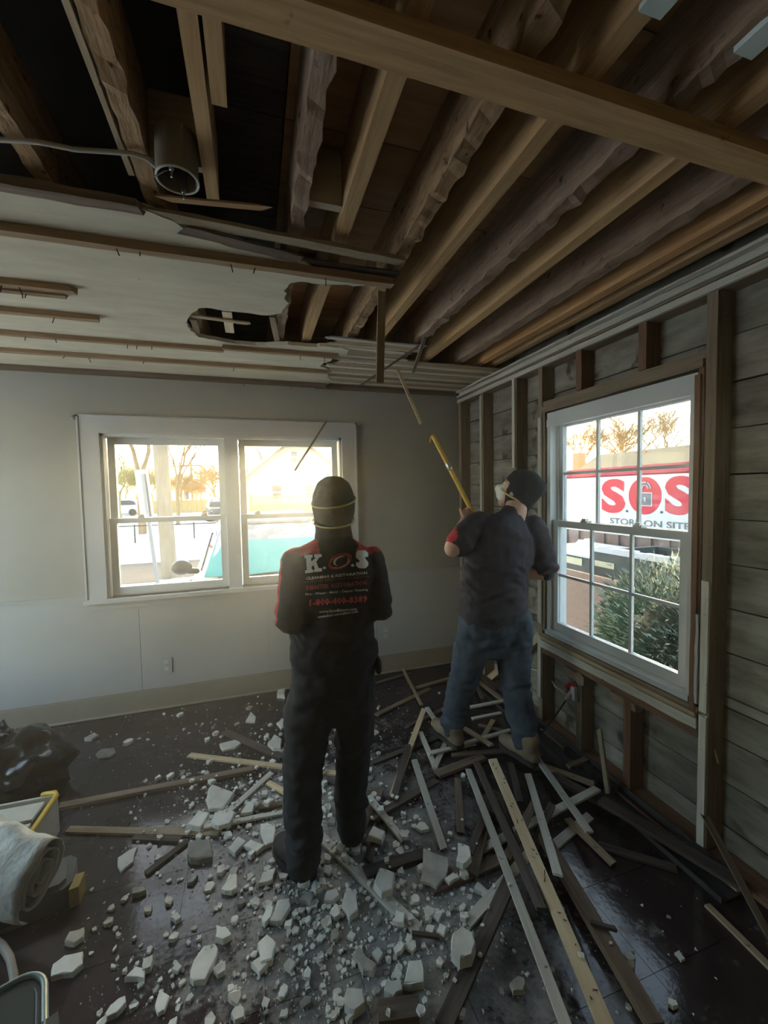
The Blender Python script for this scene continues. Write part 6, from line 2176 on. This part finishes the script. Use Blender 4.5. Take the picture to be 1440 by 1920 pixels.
for x, y_ in ((525, 582), (1000, 540)):
    slab([q9(x + 28 * math.cos(a), y_ + 26 * math.sin(a)) for a in np.linspace(0, 2 * math.pi, 9)[:-1]], PG)
line('CLEANING & RESTORATION', *q9(212, 738), *q9(1245, 640), 5.6, PG, 0.025)
line('24 HOUR EMERGENCY SERVICE', *q9(180, 812), *q9(1290, 715), 2.6, PRD, 0.02)
line('DISASTER  RESTORATION', *q9(215, 885), *q9(1240, 795), 8.4, PRD, 0.03)
line('Fire - Water - Mold - Carpet Cleaning', *q9(205, 1010), *q9(1258, 925), 5.8, PG, 0.02)
line('1-800-400-8389', *q9(275, 1112), *q9(1250, 1040), 14, PR, 0.03)
line('www.kosdkiserv.com', *q9(435, 1300), *q9(1072, 1248), 5.6, PG, 0.02)
line('www.kosrestoration.com', *q9(405, 1388), *q9(1088, 1290), 5.4, PG, 0.02)
# trousers
tr_ = MB()
tr_.tube([(0.303, 1.722, 0.70), (0.303, 1.722, 0.80), (0.303, 1.722, 0.90), (0.305, 1.722, 0.985)], [(0.155, 0.105), (0.178, 0.128), (0.178, 0.126), (0.160, 0.112)], 20, ref=s1)
tr_.tube([(0.222, 1.722, 0.82), (0.190, 1.722, 0.66), (0.158, 1.722, 0.47), (0.148, 1.706, 0.28), (0.147, 1.698, 0.12), (0.147, 1.700, 0.055)], [(0.100, 0.115), (0.098, 0.108), (0.085, 0.094), (0.080, 0.090), (0.074, 0.082), (0.078, 0.088)], 18, ref=s1)
tr_.tube([(0.385, 1.728, 0.82), (0.390, 1.735, 0.66), (0.382, 1.750, 0.44), (0.375, 1.772, 0.26), (0.372, 1.790, 0.12), (0.371, 1.795, 0.06)], [(0.098, 0.115), (0.092, 0.108), (0.079, 0.092), (0.072, 0.088), (0.064, 0.080), (0.066, 0.084)], 18, ref=s1)
tro = put('trousers', remesh(tr_, 0.0095, 5, fold_fn(11, 0.010, 8.1, (0.12, 0.20, 0.46, 0.70), 0.014, 0.07)), TROU, g1)
pk = MB().tube([(0.475, 1.70, 0.875), (0.482, 1.67, 0.855), (0.478, 1.64, 0.845)], [(0.030, 0.016), (0.036, 0.018), (0.026, 0.014)], 10, ref=(0, 0, 1))
put('pouch', remesh(pk, 0.006, 2), TROU, g1)
boot(g1, 'boot', (0.165, 1.635), (0.055, 1.860), BOOTB, 0.15, 1.12)
boot(g1, 'boot', (0.368, 1.745), (0.395, 2.005), BOOTB, 0.15, 1.05)
# cap, gaiter, mask and its straps
cp = MB()
Rh = Matrix((s1, hf, hu)).transposed()
cp.ball(hc + hu * 0.028 - hf * 0.012, (0.088, 0.106, 0.098), 22, Rh)
cp.tube([hc - hu * 0.055 - hf * 0.018, hc - hu * 0.005 - hf * 0.014, hc + hu * 0.04 - hf * 0.012], [(0.084, 0.094), (0.092, 0.106), (0.089, 0.104)], 22, ref=s1)
cap1 = put('cap', remesh(cp, 0.007, 4, lambda c, n: 0.002 * noise.noise(c * 40) - (0.03 if (c - hc).dot(hf) > 0.062 and (c - hc).dot(hu) < 0.02 else 0)), CAP1, g1)
ga = MB()
ga.tube([(0.316, 1.733, 1.395), (0.318, 1.738, 1.43), (0.319, 1.742, 1.468), (0.320, 1.748, 1.495)], [(0.082, 0.076), (0.076, 0.074), (0.080, 0.080), (0.076, 0.084)], 20)
put('neck_gaiter', remesh(ga, 0.007, 3, fold_fn(16, 0.005, 1.0, (1.43, 1.47), 0.005, 0.03)), GAIT, g1)


def strap(par, c, s_, f, u, rx, ry, tilt, z0, m, r=0.0035, a0=0, a1=360):
    pts_ = []
    for i in range(41):
        a = math.radians(a0 + (a1 - a0) * i / 40)
        pts_.append(c + s_ * (rx * math.cos(a)) + f * (ry * math.sin(a)) + u * (z0 + tilt * math.cos(a)))
    put('strap', MB().tube(pts_, [(r * 1.6, r * 0.5)] * len(pts_), 6, ref=u).mesh('strap', True), m, par)


strap(cap1, hc - hf * 0.012, s1, hf, hu, 0.0935, 0.1085, 0.012, 0.020, STRAP, 0.003)
strap(cap1, hc - hf * 0.016, s1, hf, hu, 0.090, 0.104, 0.004, -0.066, STRAP, 0.0028)
mk = MB()
mk.tube([hc + hf * 0.062 - hu * 0.045, hc + hf * 0.100 - hu * 0.045, hc + hf * 0.125 - hu * 0.043], [(0.056, 0.062), (0.046, 0.052), (0.026, 0.03)], 16, ref=s1)
put('dust_mask', remesh(mk, 0.006, 3), MASK, g1)

# ------------------------------------------------------------------ person with the bar
g2 = empty('person', (1.30, 2.12, 0), label='person in a plain dark tee, jeans and beanie raising a yellow bar', cat='person')
f2 = V((-0.22, 0.975, 0)).normalized()
s2 = V((f2.y, -f2.x, 0))
c2 = V((1.345, 2.12, 0))
hc2 = V((1.545, 2.165, 1.585))
hf2 = (V((-0.50, 0.75, 0)).normalized() * 0.86 + up * 0.50).normalized()
hs2 = hf2.cross(up).normalized()
hu2 = hs2.cross(hf2).normalized()
b = MB()
head(b, hc2, hf2, hs2, hu2, 1.08)
b.tube([(1.46, 2.12, 1.38), (1.50, 2.13, 1.47), hc2 - hu2 * 0.06 - hf2 * 0.02], [0.070, 0.066, 0.062], 14)
b.tube([(1.345, 2.12, 0.83), (1.35, 2.12, 1.0), (1.38, 2.12, 1.2), (1.42, 2.12, 1.33), (1.45, 2.12, 1.40)], [(0.19, 0.125), (0.19, 0.125), (0.19, 0.12), (0.17, 0.10), (0.09, 0.07)], 16, ref=s2)
for hp_, kn_, an_ in (((1.235, 2.14, 0.84), (1.165, 2.19, 0.46), (1.125, 2.26, 0.12)), ((1.455, 2.10, 0.84), (1.430, 2.06, 0.46), (1.460, 1.995, 0.11))):
    b.tube([hp_, kn_, an_], [0.095, 0.066, 0.048], 12)
SL2, SR2 = V((1.205, 2.115, 1.385)), V((1.622, 2.10, 1.345))
EL2, ER2 = V((1.055, 2.085, 1.270)), V((1.680, 2.09, 1.085))
WL2, WR2 = at_y(872, 978, 2.31), V((1.475, 2.305, 1.095))
tip, gripL = at_y(813, 819, 2.47), at_y(882, 953, 2.345)
bdir = (gripL - tip).normalized()
low = gripL + bdir * 0.50
for sh, el, wr, k in ((SL2, EL2, WL2, 1.0), (SR2, ER2, WR2, 1.05)):
    b.tube([sh, (sh + el) / 2, el], [0.062 * k, 0.056 * k, 0.050 * k], 12)
    b.tube([el, el * 0.6 + wr * 0.4, wr], [0.050 * k, 0.048 * k, 0.033 * k], 12)
hand(b, WL2, gripL + bdir * 0.02 - WL2 + V((0, 0, 0.0)), V((0.3, 0.9, 0.1)), V((-0.5, 0.1, 0.8)), 1.05)
gripR = gripL + bdir * 0.34
WR2f = gripR - WR2
hand(b, WR2, WR2f, V((-0.2, -0.9, 0.2)), V((-0.3, 0.2, 0.9)), 1.05)
put('body', remesh(b, 0.0062, 3), SKIN, g2)
for k in (-1, 1):
    put('eye', MB().ball(hc2 + hf2 * 0.085 + hu2 * 0.006 + hs2 * (0.033 * k), 0.0125, 10).mesh('eye', True), EYE, g2)
sh_ = MB()
sh_.tube([(1.340, 2.12, 0.885), (1.340, 2.12, 0.96), (1.345, 2.12, 1.06), (1.365, 2.12, 1.17), (1.395, 2.12, 1.27), (1.425, 2.118, 1.345), (1.445, 2.118, 1.395), (1.465, 2.122, 1.43)],
         [(0.232, 0.168), (0.230, 0.164), (0.226, 0.158), (0.232, 0.158), (0.240, 0.152), (0.212, 0.130), (0.140, 0.098), (0.078, 0.074)], 26, ref=s2)
sh_.tube([SL2 + V((0.04, 0, 0.01)), SL2 * 0.5 + EL2 * 0.5, SL2 * 0.32 + EL2 * 0.68], [(0.082, 0.080), (0.078, 0.078), (0.082, 0.086)], 16)
sh_.tube([SR2 + V((-0.02, 0, 0.012)), SR2 * 0.5 + ER2 * 0.5, SR2 * 0.15 + ER2 * 0.85], [(0.084, 0.084), (0.080, 0.080), (0.078, 0.082)], 16)
tm = remesh(sh_, 0.0095, 6, fold_fn(8, 0.013, 5.3, (0.97, 1.05, 1.13), 0.015, 0.06))
tagged_faces(tm, TEE2, REDT, lambda c, n: (c.x > 1.715 and c.z < 1.12 and n.x > 0.2) or ((c - EL2).length < 0.125 and c.x < 1.10 and n.x < -0.55 and n.y > -0.6))
put('shirt', tm, TEE2, g2)
tr_ = MB()
tr_.tube([(1.345, 2.12, 0.70), (1.345, 2.12, 0.79), (1.342, 2.12, 0.88), (1.342, 2.12, 0.95)], [(0.185, 0.12), (0.212, 0.148), (0.210, 0.148), (0.198, 0.14)], 22, ref=s2)
tr_.tube([(1.240, 2.13, 0.82), (1.205, 2.15, 0.66), (1.162, 2.18, 0.47), (1.138, 2.225, 0.27), (1.125, 2.258, 0.13)], [(0.112, 0.125), (0.100, 0.115), (0.082, 0.092), (0.072, 0.084), (0.068, 0.078)], 18, ref=s2)
tr_.tube([(1.455, 2.10, 0.82), (1.446, 2.085, 0.66), (1.430, 2.05, 0.47), (1.447, 2.01, 0.27), (1.460, 1.985, 0.12)], [(0.112, 0.125), (0.102, 0.116), (0.084, 0.094), (0.074, 0.086), (0.070, 0.080)], 18, ref=s2)
put('jeans', remesh(tr_, 0.0095, 5, fold_fn(11, 0.010, 3.7, (0.16, 0.24, 0.45, 0.70), 0.014, 0.06)), JEAN, g2)
boot(g2, 'boot', (1.135, 2.170), (1.085, 2.44), BOOTT, 0.14, 1.1, 0.034)
boot(g2, 'boot', (1.468, 1.895), (1.405, 2.15), BOOTT, 0.14, 1.1, 0.030)
cp = MB()
Rh2 = Matrix((hs2, hf2, hu2)).transposed()
cp.ball(hc2 + hu2 * 0.030 - hf2 * 0.016, (0.096, 0.118, 0.106), 22, Rh2)
cp.ball(hc2 + hu2 * 0.062 - hf2 * 0.075, (0.074, 0.070, 0.066), 16, Rh2)
cp.tube([hc2 - hu2 * 0.050 - hf2 * 0.030, hc2 - hf2 * 0.020, hc2 + hu2 * 0.05 - hf2 * 0.012], [(0.088, 0.092), (0.098, 0.110), (0.096, 0.116)], 22, ref=hs2)
cap2 = put('beanie', remesh(cp, 0.0075, 5, lambda c, n: 0.004 * noise.noise(c * 16) + 0.002 * noise.noise(c * 45) - (0.05 if (c - hc2).dot(hf2) > 0.050 and (c - hc2).dot(hu2) < 0.03 else 0)), CAP2, g2)
put('hair', remesh(MB().tube([hc2 - hu2 * 0.065 - hf2 * 0.05, hc2 - hu2 * 0.085 - hf2 * 0.045], [(0.07, 0.035), (0.055, 0.03)], 14, ref=hs2), 0.007, 3), HAIR, g2)
mk = MB()
mk.tube([hc2 + hf2 * 0.064 - hu2 * 0.05, hc2 + hf2 * 0.098 - hu2 * 0.05, hc2 + hf2 * 0.116 - hu2 * 0.048], [(0.062, 0.068), (0.050, 0.056), (0.028, 0.032)], 16, ref=hs2)
mask2 = put('dust_mask', remesh(mk, 0.006, 3), MASK, g2)
strap(mask2, hc2 - hf2 * 0.005, hs2, hf2, hu2, 0.094, 0.105, 0.0, -0.035, STRAP, 0.0035, 40, 320)

# the yellow bar in the hands of that person
br_ = empty('pry_bar', tuple(low), label='long yellow hooked bar held up by the person in jeans', cat='pry bar')
YB_ = mottled('yellow_bar_paint', (0.58, 0.36, 0.05), (0.68, 0.45, 0.09), 8, (1, 1, 1), 0.4, 0.05, vary=0.0)
put('shaft', MB().tube([tip, low], 0.0145, 10).mesh('shaft', True), YB_, br_)
hk = at_y(806, 830, 2.50)
put('hook', MB().tube([tip + bdir * 0.01, tip - bdir * 0.012, tip * 0.6 + hk * 0.4 - bdir * 0.010, hk], [(0.014, 0.014), (0.013, 0.012), (0.012, 0.009), (0.009, 0.003)], 8).mesh('hook', True), YB_, br_)
put('collar', MB().tube([tip + bdir * 0.20, tip + bdir * 0.235], 0.017, 10).mesh('collar', True), STEEL, br_)

# ================================================================== DUST IN THE AIR OF THE ROOM
hz = bpy.data.materials.new('airborne_dust')
hz.use_nodes = True
N, Lk = hz.node_tree.nodes, hz.node_tree.links
N.clear()
out = N.new('ShaderNodeOutputMaterial')
vsn = N.new('ShaderNodeVolumeScatter')
vsn.inputs['Color'].default_value = (0.95, 0.96, 0.94, 1)
vsn.inputs['Density'].default_value = 0.024
vsn.inputs['Anisotropy'].default_value = 0.85
Lk.new(vsn.outputs[0], out.inputs['Volume'])
hzo = MB().box(XL + 0.01, W + 0.008, YB + 0.01, D - 0.03, 0.002, 2.68).build('airborne_dust', hz, center=False, kind='stuff', label='thin plaster dust haze hanging in the air of the whole room', cat='dust')
